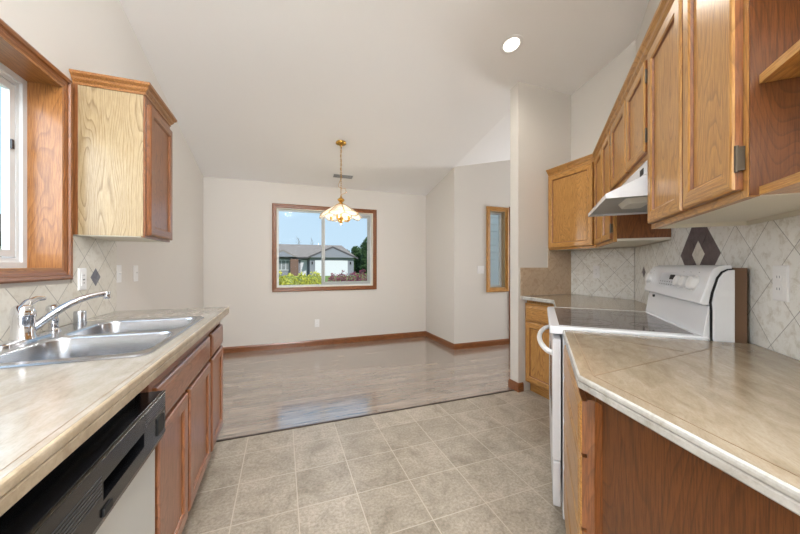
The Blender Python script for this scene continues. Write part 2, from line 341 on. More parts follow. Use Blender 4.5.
def sweep(bm, path, prof, mi=0, side=1):
    """path: plan points; prof: closed [(out, z)]; out to the left of travel * side; mitred"""
    P = [Vector((p[0], p[1])) for p in path]; rows = []
    for i, p in enumerate(P):
        d0 = (p - P[i - 1]).normalized() if i > 0 else None; d1 = (P[i + 1] - p).normalized() if i < len(P) - 1 else None
        n0 = Vector((-d0.y, d0.x)) if d0 else None; n1 = Vector((-d1.y, d1.x)) if d1 else None
        if n0 is None: n = n1
        elif n1 is None: n = n0
        else:
            n = (n0 + n1).normalized(); n = n / max(.2, n.dot(n0))
        rows.append([bm.verts.new((p.x + n.x * o * side, p.y + n.y * o * side, z)) for o, z in prof])
    k = len(prof)
    for a, b in zip(rows, rows[1:]):
        for j in range(k): bm.faces.new((a[j], a[(j + 1) % k], b[(j + 1) % k], b[j])).material_index = mi
    bm.faces.new(rows[0]).material_index = mi; bm.faces.new(rows[-1][::-1]).material_index = mi
    return bm
def frame_rings(bm, s0, s1, z0, z1, rings, mh=1, mv=0, cap=True, back=True):
    """nested rectangle rings [(inset, m)] in the s/z plane"""
    rows = []
    for ins, m in rings:
        rows.append([bm.verts.new(p) for p in [(s0 + ins, m, z0 + ins), (s1 - ins, m, z0 + ins), (s1 - ins, m, z1 - ins), (s0 + ins, m, z1 - ins)]])
    for a, b in zip(rows, rows[1:]):
        for j in range(4):
            f = bm.faces.new((a[j], a[(j + 1) % 4], b[(j + 1) % 4], b[j])); f.material_index = mh if j in (0, 2) else mv
    if cap: bm.faces.new(rows[-1]).material_index = mv
    if back: bm.faces.new(rows[0][::-1]).material_index = mv
    return bm
def tube(bm, pts, rad, n=12, mi=0, caps=True):
    pts = [Vector(p) for p in pts]; rad = rad if isinstance(rad, (list, tuple)) else [rad] * len(pts); rows = []; up = None
    for i, p in enumerate(pts):
        d = (pts[min(i + 1, len(pts) - 1)] - pts[max(i - 1, 0)]).normalized()
        if up is None: up = Vector((0, 0, 1)) if abs(d.z) < .9 else Vector((1, 0, 0))
        x = d.cross(up).normalized(); y = x.cross(d).normalized(); up = y
        rows.append([bm.verts.new(p + (x * math.cos(2 * math.pi * k / n) + y * math.sin(2 * math.pi * k / n)) * rad[i]) for k in range(n)])
    for a, b in zip(rows, rows[1:]):
        for j in range(n): bm.faces.new((a[j], a[(j + 1) % n], b[(j + 1) % n], b[j])).material_index = mi
    if caps: bm.faces.new(rows[0][::-1]).material_index = mi; bm.faces.new(rows[-1]).material_index = mi
    return bm
def lathe(bm, prof, c=(0, 0, 0), n=24, mi=0, axis='z', caps=True):
    rows = []
    for r, h in prof:
        row = []
        for k in range(n):
            a = 2 * math.pi * k / n; x, y = r * math.cos(a), r * math.sin(a)
            p = (x, y, h) if axis == 'z' else ((x, h, y) if axis == 'y' else (h, x, y))
            row.append(bm.verts.new(Vector(p) + Vector(c)))
        rows.append(row)
    for a, b in zip(rows, rows[1:]):
        for j in range(n): bm.faces.new((a[j], a[(j + 1) % n], b[(j + 1) % n], b[j])).material_index = mi
    if caps:
        bm.faces.new(rows[0][::-1]).material_index = mi; bm.faces.new(rows[-1]).material_index = mi
    return bm
def rrect(cx, cy, w, h, r, n=6):
    pts = []
    for (sx, sy, a0) in ((1, 1, 0), (-1, 1, 90), (-1, -1, 180), (1, -1, 270)):
        for k in range(n + 1):
            a = R(a0 + 90 * k / n); pts.append((cx + sx * (w / 2 - r) + r * math.cos(a), cy + sy * (h / 2 - r) + r * math.sin(a)))
    return pts
def plate(bm, outer, holes, z, mi=0):
    es = []
    for loop in [outer] + holes:
        vs = [bm.verts.new((p[0], p[1], z)) for p in loop]
        es += [bm.edges.new((vs[i], vs[(i + 1) % len(vs)])) for i in range(len(vs))]
    r = bmesh.ops.triangle_fill(bm, use_beauty=True, use_dissolve=False, edges=es)
    for g in r['geom']:
        if isinstance(g, bmesh.types.BMFace): g.material_index = mi
    return bm
def loft(bm, loops, mi=0, cap_end=False, cap_start=False):
    rows = [[bm.verts.new(p) for p in lp] for lp in loops]; n = len(rows[0])
    for a, b in zip(rows, rows[1:]):
        for j in range(n): bm.faces.new((a[j], a[(j + 1) % n], b[(j + 1) % n], b[j])).material_index = mi
    if cap_end: bm.faces.new(rows[-1]).material_index = mi
    if cap_start: bm.faces.new(rows[0][::-1]).material_index = mi
    return bm

# ------------------------------------------------------------------ the room shell
XL, YB, XB, YC, XC, DA = -.991, 4.878, 2.788, 2.404, 2.112, 1.0188
NA = DA / S2
ceil = lambda x, y: 2.406 + .2252 * (YB - y)
ceil_e = lambda x, y: ceil(x, y) + .22 * max(0, x - 2.31)      # the entry's own ceiling also rises to the right
T = .12
SA = (2 * XB - DA) / S2           # s of the corner between the diagonal wall and wall B
XR, YR = 5.0, -3.6
# plan points on the diagonal wall
pA0 = (.58, .58 - DA); pA1 = (XB, XB - DA)

bm = B(); v = [bm.verts.new(p) for p in [(XL - T, YR - T, 0), (XR + T, YR - T, 0), (XR + T, 2.45, 0), (XL - T, 2.45, 0)]]; bm.faces.new(v)
bmesh.ops.solidify(bm, geom=bm.faces[:], thickness=.08) if False else None
bm.free()
single('floor', bx(XL - T, XR + T, YR - T, 2.45, -.1, 0), 'floor_tile', FW, (0, 0, 0), kind='structure')
single('floor_dining', bx(XL - T, XR + T, 2.45, YB + T, -.1, 0), 'floor_wood', FW, (0, 0, 0), kind='structure')
single('trim_1', bx(-.42, 2.11, 2.441, 2.459, 0, .006), 'threshold', FW, (0, 2.45, 0), kind='structure', bevel=.002)
YE = 2.517
up = lambda x, y: ceil(x, y) + .12
bm = B(); prism(bm, [(XL - T, YR - T), (XR + T, YR - T), (XR + T, YE), (XL - T, YE)], ceil, up)
prism(bm, [(XL - T, YE), (2.31, YE), (2.31, YB + T), (XL - T, YB + T)], ceil, up)
prism(bm, [(2.31, YE), (XR + T, YE), (XR + T, YB + T), (2.31, YB + T)], ceil_e, lambda x, y: ceil_e(x, y) + .12)
# opening for the recessed light is simply covered by its trim
single('ceiling', bm, 'ceiling', FW, (0, 0, 0), kind='structure')

# left wall with window hole  Y .50..1.982  z 1.181..2.07
WL = (.50, 1.982, 1.181, 2.07)
bm = B()
prism(bm, [(XL - T, YR - T), (XL, YR - T), (XL, WL[0]), (XL - T, WL[0])], 0, ceil)
prism(bm, [(XL - T, WL[1]), (XL, WL[1]), (XL, YB + T), (XL - T, YB + T)], 0, ceil)
prism(bm, [(XL - T, WL[0]), (XL, WL[0]), (XL, WL[1]), (XL - T, WL[1])], 0, WL[2])
prism(bm, [(XL - T, WL[0]), (XL, WL[0]), (XL, WL[1]), (XL - T, WL[1])], WL[3], ceil)
single('wall_left', bm, 'wall', FW, (0, 0, 0), kind='structure')
# back wall with window hole
WB = (-.075, 1.368, .885, 2.045)
bm = B()
box(bm, XL, WB[0], YB, YB + T, 0, 2.406); box(bm, WB[1], 2.31, YB, YB + T, 0, 2.406)
box(bm, WB[0], WB[1], YB, YB + T, 0, WB[2]); box(bm, WB[0], WB[1], YB, YB + T, WB[3], 2.406)
single('wall_back', bm, 'wall', FW, (0, 0, 0), kind='structure')
# the bump: side and front (with narrow window)
YW = 3.927
WS = (2.915, 3.195, .87, 2.03); DO = (3.33, 4.24, 0, 2.05)
bm = B(); prism(bm, [(2.31, YW), (2.31 + T, YW), (2.31 + T, YB + T), (2.31, YB + T)], 0, ceil_e)
single('wall_dining_side', bm, 'wall', FW, (0, 0, 0), kind='structure')
bm = B()
def wseg(x0, x1, z0, z1): prism(bm, [(x0, YW), (x1, YW), (x1, YW + T), (x0, YW + T)], z0, z1)
wseg(2.31 + T, WS[0], 0, ceil_e); wseg(WS[1], DO[0], 0, ceil_e); wseg(DO[1], XR + T, 0, ceil_e)
wseg(WS[0], WS[1], 0, WS[2]); wseg(WS[0], WS[1], WS[3], ceil_e); wseg(DO[0], DO[1], DO[3], ceil_e)
single('wall_entry', bm, 'wall', FW, (0, 0, 0), kind='structure')
bm = B(); prism(bm, [(2.31, YE), (XR, YE), (XR, YE + .04), (2.31, YE + .04)], ceil, lambda x, y: ceil_e(x, y) + .001)
single('wall_entry_header', bm, 'wall', FW, (0, 0, 0), kind='structure')
bm = B(); prism(bm, [(XR, YR - T), (XR + T, YR - T), (XR + T, YW), (XR, YW)], 0, lambda x, y: ceil_e(x, y) if y > YE else ceil(x, y))
single('wall_far_right', bm, 'wall', FW, (0, 0, 0), kind='structure')
# wall C (stub whose end looks like a column), wall B, diagonal wall
bm = B(); prism(bm, [(XC, YC), (XB + T, YC), (XB + T, YC + .113), (XC, YC + .113)], 0, ceil)
single('wall_kitchen_end', bm, 'wall', FW, (0, 0, 0), kind='structure')
bm = B(); prism(bm, [(XB, XB - DA), (XB + T, XB - DA - .05), (XB + T, YC), (XB, YC)], 0, ceil)
single('wall_kitchen_side', bm, 'wall', FW, (0, 0, 0), kind='structure')
bm = B(); k = T / S2
prism(bm, [pA0, (pA0[0] + k * 1.4, pA0[1] - .0), (pA1[0] + T, pA1[1] - .05), pA1], 0, ceil)
single('wall_right', bm, 'wall', FW, (0, 0, 0), kind='structure')
bm = B(); prism(bm, [(pA0[0], pA0[1] - T), (2.6, pA0[1] - T), (2.6, pA0[1]), (pA0[0], pA0[1])], 0, ceil)
prism(bm, [(2.48, YR), (2.6, YR), (2.6, pA0[1] - T), (2.48, pA0[1] - T)], 0, ceil)
single('wall_family_side', bm, 'wall', FW, (0, 0, 0), kind='structure')
# unseen rear wall, patio door opening added to bring in light, X -.4..1.9
bm = B()
def rseg(x0, x1, z0, z1): prism(bm, [(x0, YR - T), (x1, YR - T), (x1, YR), (x0, YR)], z0, z1)
rseg(XL, -.4, 0, ceil); rseg(1.9, XR, 0, ceil); rseg(-.4, 1.9, 2.15, ceil)
single('wall_rear', bm, 'wall', FW, (0, 0, 0), kind='structure')
t = Thing('door_2', FW, (.75, YR, 0), kind='structure')
bm = B(); frame_rings(bm, -.4, 1.9, .0, 2.15, [(0, YR - .09), (0, YR - .03), (.06, YR - .03), (.06, YR - .09)], 0, 0, cap=False, back=False); box(bm, .72, .78, YR - .09, YR - .03, .06, 2.09)
t.part('door_frame', bm, 'vinyl'); t.part('pane', bx(-.34, 1.84, YR - .065, YR - .06, .06, 2.09), 'glass')

# baseboards
bh = .085; bprof = lambda: [(0, 0), (.013, 0), (.013, bh - .02), (.006, bh), (0, bh)]
def base(name, path, side=1):
    bm = B(); sweep(bm, path, bprof(), side=side); return single(name, bm, 'doak_x', FW, (0, 0, 0), kind='structure')
base('baseboard_back', [(XL, 2.56), (XL, YB), (2.31, YB), (2.31, YW), (DO[0] - .07, YW)], -1)
base('baseboard_column', [(XC + .055, YC), (XC, YC), (XC, YC + .113), (XC + 1.0, YC + .113)], 1)

# ------------------------------------------------------------------ windows
def casing(th, f, s0, s1, z0, z1, m, wd, mats, th_=.02, stepped=True):
    bm = B()
    rings = [(-wd, m), (-wd, m + th_), (-wd * .82, m + th_ + .004), (-wd * .55, m + th_ + .002), (-wd * .5, m + th_ * .7), (-wd * .18, m + th_ * .62), (-wd * .1, m + th_ * .5), (0, m + th_ * .45), (0, m)]
    frame_rings(bm, s0, s1, z0, z1, rings, 1, 0, cap=False, back=False)
    return th.part('casing', bm, mats)
# left window (over the sink)
t = Thing('window_1', FL, (-1.24, XL, WL[2]), kind='structure')
s0, s1, z0, z1 = -WL[1], -WL[0], WL[2], WL[3]
casing(t, FL, s0 + .001, s1 - .001, z0 + .001, z1 - .001, XL, .046, ['doak_z', 'doak_x'], .020)
bm = B(); frame_rings(bm, s0, s1, z0, z1, [(0, XL + .008), (0, XL - .1165), (.012, XL - .1165), (.012, XL + .008)], 1, 0, cap=False, back=False)
frame_rings(bm, s0, s1, z0, z1, [(0, XL + .008), (.012, XL + .008)], 1, 0, cap=False, back=False)
t.part('jamb', bm, ['moak_z', 'moak_x'], label='oak jamb lining the window recess')
mv = XL - .124
bm = B(); frame_rings(bm, s0 + .012, s1 - .012, z0 + .012, z1 - .012, [(0, mv - .05), (0, mv + .008), (.026, mv + .008), (.028, mv - .002), (.045, mv - .003), (.047, mv - .02), (.047, mv - .05)], 0, 0, cap=False, back=False)
fr = t.part('window_frame', bm, 'vinyl')
bm = B(); frame_rings(bm, s0 + .062, (s0 + s1) / 2 + .03, z0 + .062, z1 - .062, [(0, mv - .024), (0, mv - .004), (.030, mv - .004), (.030, mv - .024)], 0, 0, cap=False, back=False)
sa = t.part('sash', bm, 'vinyl')
t.part('sash_lock', bx(s0 + .078, s0 + .092, mv - .004, mv + .004, 1.72, 1.76), 'black', parent=sa)
t.part('pane', bx(s0 + .05, s1 - .05, mv - .018, mv - .014, z0 + .05, z1 - .05), 'glass')
# back window
t = Thing('window_2', FC, (-.65, -YB, WB[2]), kind='structure')
s0, s1, z0, z1 = -WB[1], -WB[0], WB[2], WB[3]; m0 = -YB
casing(t, FC, s0 + .001, s1 - .001, z0 + .001, z1 - .001, m0, .06, ['doak_z', 'doak_x'], .02)
bm = B(); frame_rings(bm, s0, s1, z0, z1, [(0, m0 + .006), (0, m0 - .118), (.01, m0 - .118), (.01, m0 + .006), (0, m0 + .006)], 1, 0, cap=False, back=False)
t.part('jamb', bm, ['melamine', 'melamine'])
mv = m0 - .08
bm = B(); frame_rings(bm, s0 + .01, s1 - .01, z0 + .01, z1 - .01, [(0, mv - .035), (0, mv + .01), (.02, mv + .01), (.02, mv - .035)], 0, 0, cap=False, back=False)
t.part('window_frame', bm, 'vinyl')
bm = B(); frame_rings(bm, s0 + .03, -.60 + .03, z0 + .03, z1 - .03, [(0, mv - .01), (0, mv + .015), (.042, mv + .015), (.042, mv - .01)], 0, 0, cap=False, back=False)
t.part('sash', bm, 'grey_vinyl')
bm = B(); box(bm, -.625, -.575, mv - .03, mv - .012, z0 + .03, z1 - .03); t.part('mullion', bm, 'vinyl')
t.part('pane', bx(s0 + .03, s1 - .03, mv - .026, mv - .022, z0 + .03, z1 - .03), 'glass')
# narrow entry window
t = Thing('window_3', FC, (-3.05, -YW, WS[2]), kind='structure')
s0, s1, z0, z1 = -WS[1], -WS[0], WS[2], WS[3]; m0 = -YW
casing(t, FC, s0 + .001, s1 - .001, z0 + .001, z1 - .001, m0, .062, ['oak_z', 'oak_x'], .02)
bm = B(); frame_rings(bm, s0, s1, z0, z1, [(0, m0 + .006), (0, m0 - .118), (.01, m0 - .118), (.01, m0 + .006), (0, m0 + .006)], 1, 0, cap=False, back=False)
t.part('jamb', bm, ['poak_z', 'poak_x'])
bm = B(); frame_rings(bm, s0 + .01, s1 - .01, z0 + .01, z1 - .01, [(0, m0 - .11), (0, m0 - .07), (.028, m0 - .07), (.028, m0 - .11)], 0, 0, cap=False, back=False)
t.part('window_frame', bm, 'vinyl'); t.part('pane', bx(s0 + .03, s1 - .03, m0 - .098, m0 - .094, z0 + .03, z1 - .03), 'glass')
# front door with casing
t = Thing('door_1', FC, (-3.78, -YW, 0), kind='structure')
bm = B()
for a, b in ((-DO[0], -DO[0] + .06), (-DO[1] - .06, -DO[1])): box(bm, a, b, m0, m0 + .02, 0, DO[3] + .06)
box(bm, -DO[1], -DO[0], m0, m0 + .02, DO[3], DO[3] + .06, 1)
t.part('casing', bm, ['doak_z', 'doak_x'])
bm = B(); frame_rings(bm, -DO[1] + .005, -DO[0] - .005, .01, DO[3] - .005, [(0, m0 - .09), (0, m0 - .045), (.12, m0 - .045), (.14, m0 - .055)], 0, 0)
d = t.part('door_panel', bm, 'oak_z'); bm = B(); lathe(bm, [(.006, 0), (.006, .03), (.026, .04), (.028, .06), (.012, .07)], (-DO[1] + .07, m0 - .045, .95), 16, axis='y'); t.part('knob', bm, 'brass', parent=d, smooth=True)

# ------------------------------------------------------------------ cabinet parts
def cab_door(t, s0, s1, z0, z1, m, fam, name='door', th=.02, fw=.055, hinge=None, label=None):
    mats = [fam + '_z', fam + '_x']
    bm = B(); frame_rings(bm, s0, s1, z0, z1, [(0, m), (0, m + th - .006), (.003, m + th - .002), (.009, m + th), (fw - .006, m + th), (fw, m + th - .004), (fw + .003, m + th - .010), (fw + .008, m + th - .012), (fw + .008, m)], 1, 0, cap=False, back=False)
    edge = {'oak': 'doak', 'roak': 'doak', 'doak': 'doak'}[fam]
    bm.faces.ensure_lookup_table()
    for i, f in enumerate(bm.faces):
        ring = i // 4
        if ring in (0, 5, 6, 7): f.material_index += 2  # stained outer edge; inner step darkened as a painted shadow line
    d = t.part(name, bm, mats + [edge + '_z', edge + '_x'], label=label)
    t.part('door_panel', bx(s0 + fw + .006, s1 - fw - .006, m + .001, m + th - .011, z0 + fw + .006, z1 - fw - .006), mats[0], parent=d)
    if hinge is not None:
        for z in (z0 + .07, z1 - .07):
            hs = s1 if hinge > 0 else s0
            bm = B(); box(bm, hs - .001 * hinge, hs + .008 * hinge, m, m + .013, z - .027, z + .027); tube(bm, [(hs + .004 * hinge, m + .013, z - .03), (hs + .004 * hinge, m + .013, z + .03)], .0042, 8)
            t.part('hinge', bm, 'darkmetal', parent=d)
    return d
def cab_drawer(t, s0, s1, z0, z1, m, fam, th=.02, name='drawer'):
    bm = B(); frame_rings(bm, s0, s1, z0, z1, [(0, m), (0, m + th - .008), (.004, m + th - .004), (.013, m + th - .002), (.018, m + th)], 1, 1)
    bm.faces.ensure_lookup_table()
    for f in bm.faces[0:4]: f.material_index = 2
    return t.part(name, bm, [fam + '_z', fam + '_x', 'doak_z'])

# ------------------------------------------------------------------ left base run
SB = 'roak'
mF = -.40           # face frame plane
ZC = .915
def base_cab(name, f, s0, s1, mb, mf, label, fam, doors=(), drawers=(), group=None, top=.875, side=None):
    t = Thing(name, f, ((s0 + s1) / 2, (mb + mf) / 2, 0), label, 'cabinet', group)
    bm = B(); box(bm, s0, s1, mb, mf - .02, .1, top); t.part('carcass', bm, fam + '_z')
    t.part('toe_kick', bx(s0, s1, mb, mf - .06, 0, .1), fam + '_x')
    bm = B(); box(bm, s0, s0 + .03, mf - .02, mf, .1, top); box(bm, s1 - .03, s1, mf - .02, mf, .1, top)
    box(bm, s0 + .03, s1 - .03, mf - .02, mf, top - .065, top, 1); box(bm, s0 + .03, s1 - .03, mf - .02, mf, .1, .125, 1)
    t.part('face_frame', bm, [fam + '_z', fam + '_x'])
    for d in doors: cab_door(t, *d, mf + .0005, fam)
    for d in drawers: cab_drawer(t, *d, mf + .0005, fam)
    return t
base_cab('base_cabinet', FL, -2.465, -2.062, XL + .004, mF, 'narrow end cabinet of the left run, one drawer over one door, beside the wood floor', SB,
         doors=[(-2.455, -2.105, .115, .655)], drawers=[(-2.455, -2.105, .672, .80)])
tsk = Thing('base_cabinet', FL, (-1.64, -.7, 0), 'wide sink base cabinet with two doors under a false drawer front, beside the dishwasher', 'cabinet')
tsk.part('carcass', bx(-2.06, -1.222, XL + .004, mF - .02, .1, .66), SB + '_z')
bm = B(); box(bm, -2.06, -2.03, mF - .02, mF, .1, .875); box(bm, -1.252, -1.222, mF - .02, mF, .1, .875); box(bm, -2.03, -1.252, mF - .02, mF, .64, .68, 1); box(bm, -2.03, -1.252, mF - .02, mF, .79, .875, 1); box(bm, -1.625, -1.595, mF - .02, mF, .125, .64); box(bm, -2.03, -1.252, mF - .02, mF, .1, .125, 1)
tsk.part('face_frame', bm, [SB + '_z', SB + '_x'])
tsk.part('toe_kick', bx(-2.06, -1.222, XL + .004, mF - .06, 0, .1), SB + '_x')
cab_door(tsk, -1.595, -1.25, .115, .655, mF + .0005, SB); cab_door(tsk, -2.05, -1.628, .115, .655, mF + .0005, SB)
cab_drawer(tsk, -2.05, -1.25, .672, .80, mF + .0005, SB, name='false_drawer_front')
base_cab('base_cabinet', FL, -.595, .3, XL + .004, mF, 'base cabinet of the left run on the camera side of the dishwasher', SB, doors=[(-.585, -.17, .115, .655), (-.14, .28, .115, .655)], drawers=[(-.585, -.17, .672, .80), (-.14, .28, .672, .80)])

# dishwasher
t = Thing('dishwasher', FL, (-.905, -.7, 0), 'dishwasher with a black control panel over a white door under the left worktop', 'dishwasher')
a, b = -1.212, -.602
t.part('body', bx(a + .005, b - .005, XL + .03, -.43, .02, .84), 'darkgrey')
t.part('door', bx(a, b, -.43, -.378, .11, .640), 'dw_white', bevel=.006)
t.part('kick_plate', bx(a + .005, b - .005, -.47, -.455, .0, .105), 'black')
# control panel with handle pocket
pz0, pz1, mp_ = .642, .802, -.352
bm = B(); ps0, ps1 = a + .165, a + .165 + .21
pr_full = [(-.44, pz0), (-.375, pz0), (mp_ - .006, pz0 + .012), (mp_, pz0 + .03), (mp_, pz1 - .006), (mp_ - .006, pz1), (-.44, pz1)]
zc0, zc1 = .708, .748
pr_notch = [(-.44, pz0), (-.375, pz0), (mp_ - .006, pz0 + .012), (mp_, pz0 + .03), (mp_, zc0), (mp_ - .03, zc0 + .006), (mp_ - .03, zc1), (mp_, zc1), (mp_, pz1 - .006), (mp_ - .006, pz1), (-.44, pz1)]
extrude_profile(bm, pr_full, a, ps0); extrude_profile(bm, pr_notch, ps0, ps1); extrude_profile(bm, pr_full, ps1, b)
cp = t.part('control_panel', bm, 'black')
t.part('chrome_strip', bx(a, b, mp_ - .004, mp_ + .001, pz1 - .003, pz1 + .0005), 'darkmetal', parent=cp)
t.part('mounting_strip', bx(a, b, -.44, -.418, .826, .830), 'steel')
for (q0, q1, g0, g1) in ((a + .01, ps0 - .008, .758, .792), (ps1 + .008, b - .02, .725, .765)):
    bm = B()
    for i in range(6):
        z = g0 + (g1 - g0) * i / 5; box(bm, q0, q1, mp_ - .001, mp_ + .0012, z - .0012, z + .0012)
    t.part('vent', bm, 'darkgrey', parent=cp)
t.part('latch', bx(a + .025, a + .075, mp_ - .002, mp_ + .004, .690, .742), 'slot', parent=cp, bevel=.002)
t.part('button', bx(ps1 - .03, ps1 + .005, mp_ - .001, mp_ + .005, .676, .694), 'slot', parent=cp, bevel=.002)

# left worktop
SK = (-2.055, -1.215, -.955, -.402)     # sink outline s0,s1,m0,m1
t = Thing('worktop', FL, (-1.1, -.68, .85), 'cream stone worktop with tan rounded edge running along the left wall', 'worktop')
bm = B()
o = [(-2.492, XL + .002), (.3, XL + .002), (.3, -.355), (-2.492, -.355)]
hole = rrect((SK[0] + SK[1]) / 2, (SK[2] + SK[3]) / 2, SK[1] - SK[0] - .03, SK[3] - SK[2] - .03, .03, 4)
plate(bm, o, [hole], ZC); plate(bm, o, [hole], .876)
for zA, zB, lp in ((ZC, .876, o), (ZC, .876, hole)):
    for i in range(len(lp)):
        p, q = lp[i], lp[(i + 1) % len(lp)]
        try: bm.faces.new([bm.verts.new((p[0], p[1], zA)), bm.verts.new((q[0], q[1], zA)), bm.verts.new((q[0], q[1], zB)), bm.verts.new((p[0], p[1], zB))])
        except Exception: pass
t.part('slab', bm, 'counter_left')
def edge_prof(h): return [(0, ZC - .001), (.002, ZC), (.0185, ZC - .001), (.0215, ZC - .005), (.0215, ZC - h + .005), (.018, ZC - h), (0, ZC - h)]
def low_prof(h, h2): return [(0, ZC - h - .0005), (.0185, ZC - h - .0005), (.0205, ZC - h - .004), (.0205, ZC - h2 + .003), (.018, ZC - h2), (0, ZC - h2)]
def edge_small(h): return [(0, ZC - .0005), (.003, ZC - .0008), (.0055, ZC - .003), (.0065, ZC - .007), (.0065, ZC - h + .004), (.004, ZC - h), (0, ZC - h)]
def low_small(h, h2): return [(-.015, ZC - h - .0005), (.004, ZC - h - .0005), (.0055, ZC - h - .003), (.0055, ZC - h2 + .003), (.003, ZC - h2), (-.015, ZC - h2)]
eprof = edge_prof(.022)
lprof = low_prof(.022, .047)
fprof, gprof = edge_small(.016), low_small(.016, .033)
bm = B(); sweep(bm, [(-2.492, XL + .002), (-2.492, -.355), (.3, -.355)], edge_small(.022), side=1)
t.part('bullnose_edge', bm, 'edge_tan')
bm = B(); sweep(bm, [(-2.492, XL + .002), (-2.492, -.355), (.3, -.355)], low_small(.022, .047)); t.part('lower_edge', bm, 'edge_tan')
bm = B()
box(bm, -2.475, .3, -.3705, -.3695, ZC - .0002, ZC + .0006)
for x in (-.535,): box(bm, x - .001, x + .001, XL + .02, -.3705, ZC - .0002, ZC + .0006)
box(bm, -.535, .3, -.66, -.658, ZC - .0002, ZC + .0006)
t.part('grout_line', bm, 'grout')

# sink
t = Thing('kitchen_sink', FL, ((SK[0] + SK[1]) / 2, (SK[2] + SK[3]) / 2, ZC), 'double bowl stainless steel sink set into the left worktop', 'sink')
sc, mc = (SK[0] + SK[1]) / 2, (SK[2] + SK[3]) / 2
ow, oh = SK[1] - SK[0], SK[3] - SK[2]
zr = ZC + .006
bowls = [(sc - .198, mc + .045, .365, .425), (sc + .198, mc + .045, .365, .425)]
bm = B()
outer = rrect(sc, mc, ow - .012, oh - .012, .045); 
hl = [rrect(c[0], c[1], c[2], c[3], .07) for c in bowls]
plate(bm, outer, hl, zr)
L3d = lambda lp, z: [(p[0], p[1], z) for p in lp]
loft(bm, [L3d(outer, zr), L3d(rrect(sc, mc, ow, oh, .05), ZC + .001)])
rim = t.part('rim', bm, 'steel', smooth=True)
for c in bowls:
    bm = B(); lps = [L3d(rrect(c[0], c[1], c[2], c[3], .07), zr)]
    for dz, ins in ((-.004, .003), (-.012, .005), (-.10, .010), (-.135, .014), (-.152, .024), (-.160, .042), (-.163, .09)):
        lps.append(L3d(rrect(c[0], c[1], c[2] - 2 * ins, c[3] - 2 * ins, max(.02, .07 - ins * .3)), zr + dz))
    loft(bm, lps, cap_end=True)
    bo = t.part('bowl', bm, 'steel', smooth=True)
    bm = B(); lathe(bm, [(.045, 0), (.045, .003), (.036, .004), (.03, -.001), (.008, -.001)], (c[0], c[1], zr - .1625), 20); t.part('drain', bm, 'chrome', parent=bo, smooth=True)

# faucet: single lever mixer with a long swung-out spout
FX, FY = -1.600, -.910
t = Thing('faucet', FL, (FX, FY, zr), 'chrome single lever kitchen tap with long swivel spout behind the sink bowls', 'faucet')
z0 = zr
bm = B(); lp = rrect(FX, FY, .25, .055, .027, 6)
loft(bm, [L3d(lp, z0), L3d(lp, z0 + .006), L3d(rrect(FX, FY, .236, .042, .021), z0 + .011)], cap_end=True, cap_start=True); t.part('deck_plate', bm, 'chrome', smooth=True)
bm = B(); lathe(bm, [(.036, .008), (.035, .014), (.032, .02), (.031, .085), (.033, .09), (.033, .108), (.029, .124), (.020, .134), (.004, .138)], (FX, FY, z0), 28); body = t.part('body', bm, 'chrome', smooth=True)
bm = B(); tube(bm, [(FX + .005, FY - .005, z0 + .115), (FX - .012, FY + .005, z0 + .140), (FX - .045, FY + .012, z0 + .153), (FX - .075, FY + .018, z0 + .153)], [.018, .015, .011, .009], 12); t.part('lever', bm, 'chrome', smooth=True)
pts = [(FX - .012, FY + .01, z0 + .035)]
tip = Vector((-1.745, -.722, 1.083)); st = Vector((FX - .012, FY + .012, z0 + .035))
for i in range(1, 9):
    u = i / 8; p = st.lerp(tip, u); p.z += .030 * math.sin(math.pi * min(1, u)) ; pts.append(tuple(p))
bm = B(); tube(bm, pts, [.016, .0155, .015, .014, .013, .0125, .012, .012, .0125], 14); spt = t.part('spout', bm, 'chrome', smooth=True)
bm = B(); lathe(bm, [(.0125, .006), (.013, 0), (.013, -.02), (.0115, -.024), (.008, -.024)], (tip.x, tip.y, tip.z), 18); t.part('aerator', bm, 'chrome', parent=spt, smooth=True)
# side sprayer
t = Thing('sink_sprayer', FL, (-1.795, -.925, zr), 'chrome side spray standing beside the kitchen tap', 'sprayer')
bm = B(); lathe(bm, [(.024, 0), (.024, .006), (.016, .012), (.014, .03), (.0165, .034)], (-1.795, -.925, z0), 20); t.part('holder', bm, 'chrome', smooth=True)
bm = B(); lathe(bm, [(.014, .03), (.018, .045), (.014, .062), (.017, .078), (.024, .094), (.021, .108), (.008, .115)], (-1.795, -.925, z0), 20)
tube(bm, [(-1.795, -.925, z0 + .092), (-1.77, -.905, z0 + .094)], [.011, .009], 10); t.part('spray_head', bm, 'chrome', smooth=True)
# air gap
bm = B(); lathe(bm, [(.026, 0), (.026, .004), (.023, .006), (.023, .056), (.020, .060), (.004, .061)], (-2.00, -.932, z0), 22)
single('air_gap_cap', bm, 'steel', FL, (-2.00, -.932, z0), 'short steel cylinder on the sink deck near the far bowl', 'air gap', smooth=True)
bm = B(); lathe(bm, [(.021, 0), (.020, .005), (.012, .008), (.004, .008)], (-1.46, -.915, z0), 22)
single('hole_cover', bm, 'chrome', FL, (-1.46, -.915, z0), 'small chrome disc covering a hole in the sink deck near the tap', 'hole cover', smooth=True)

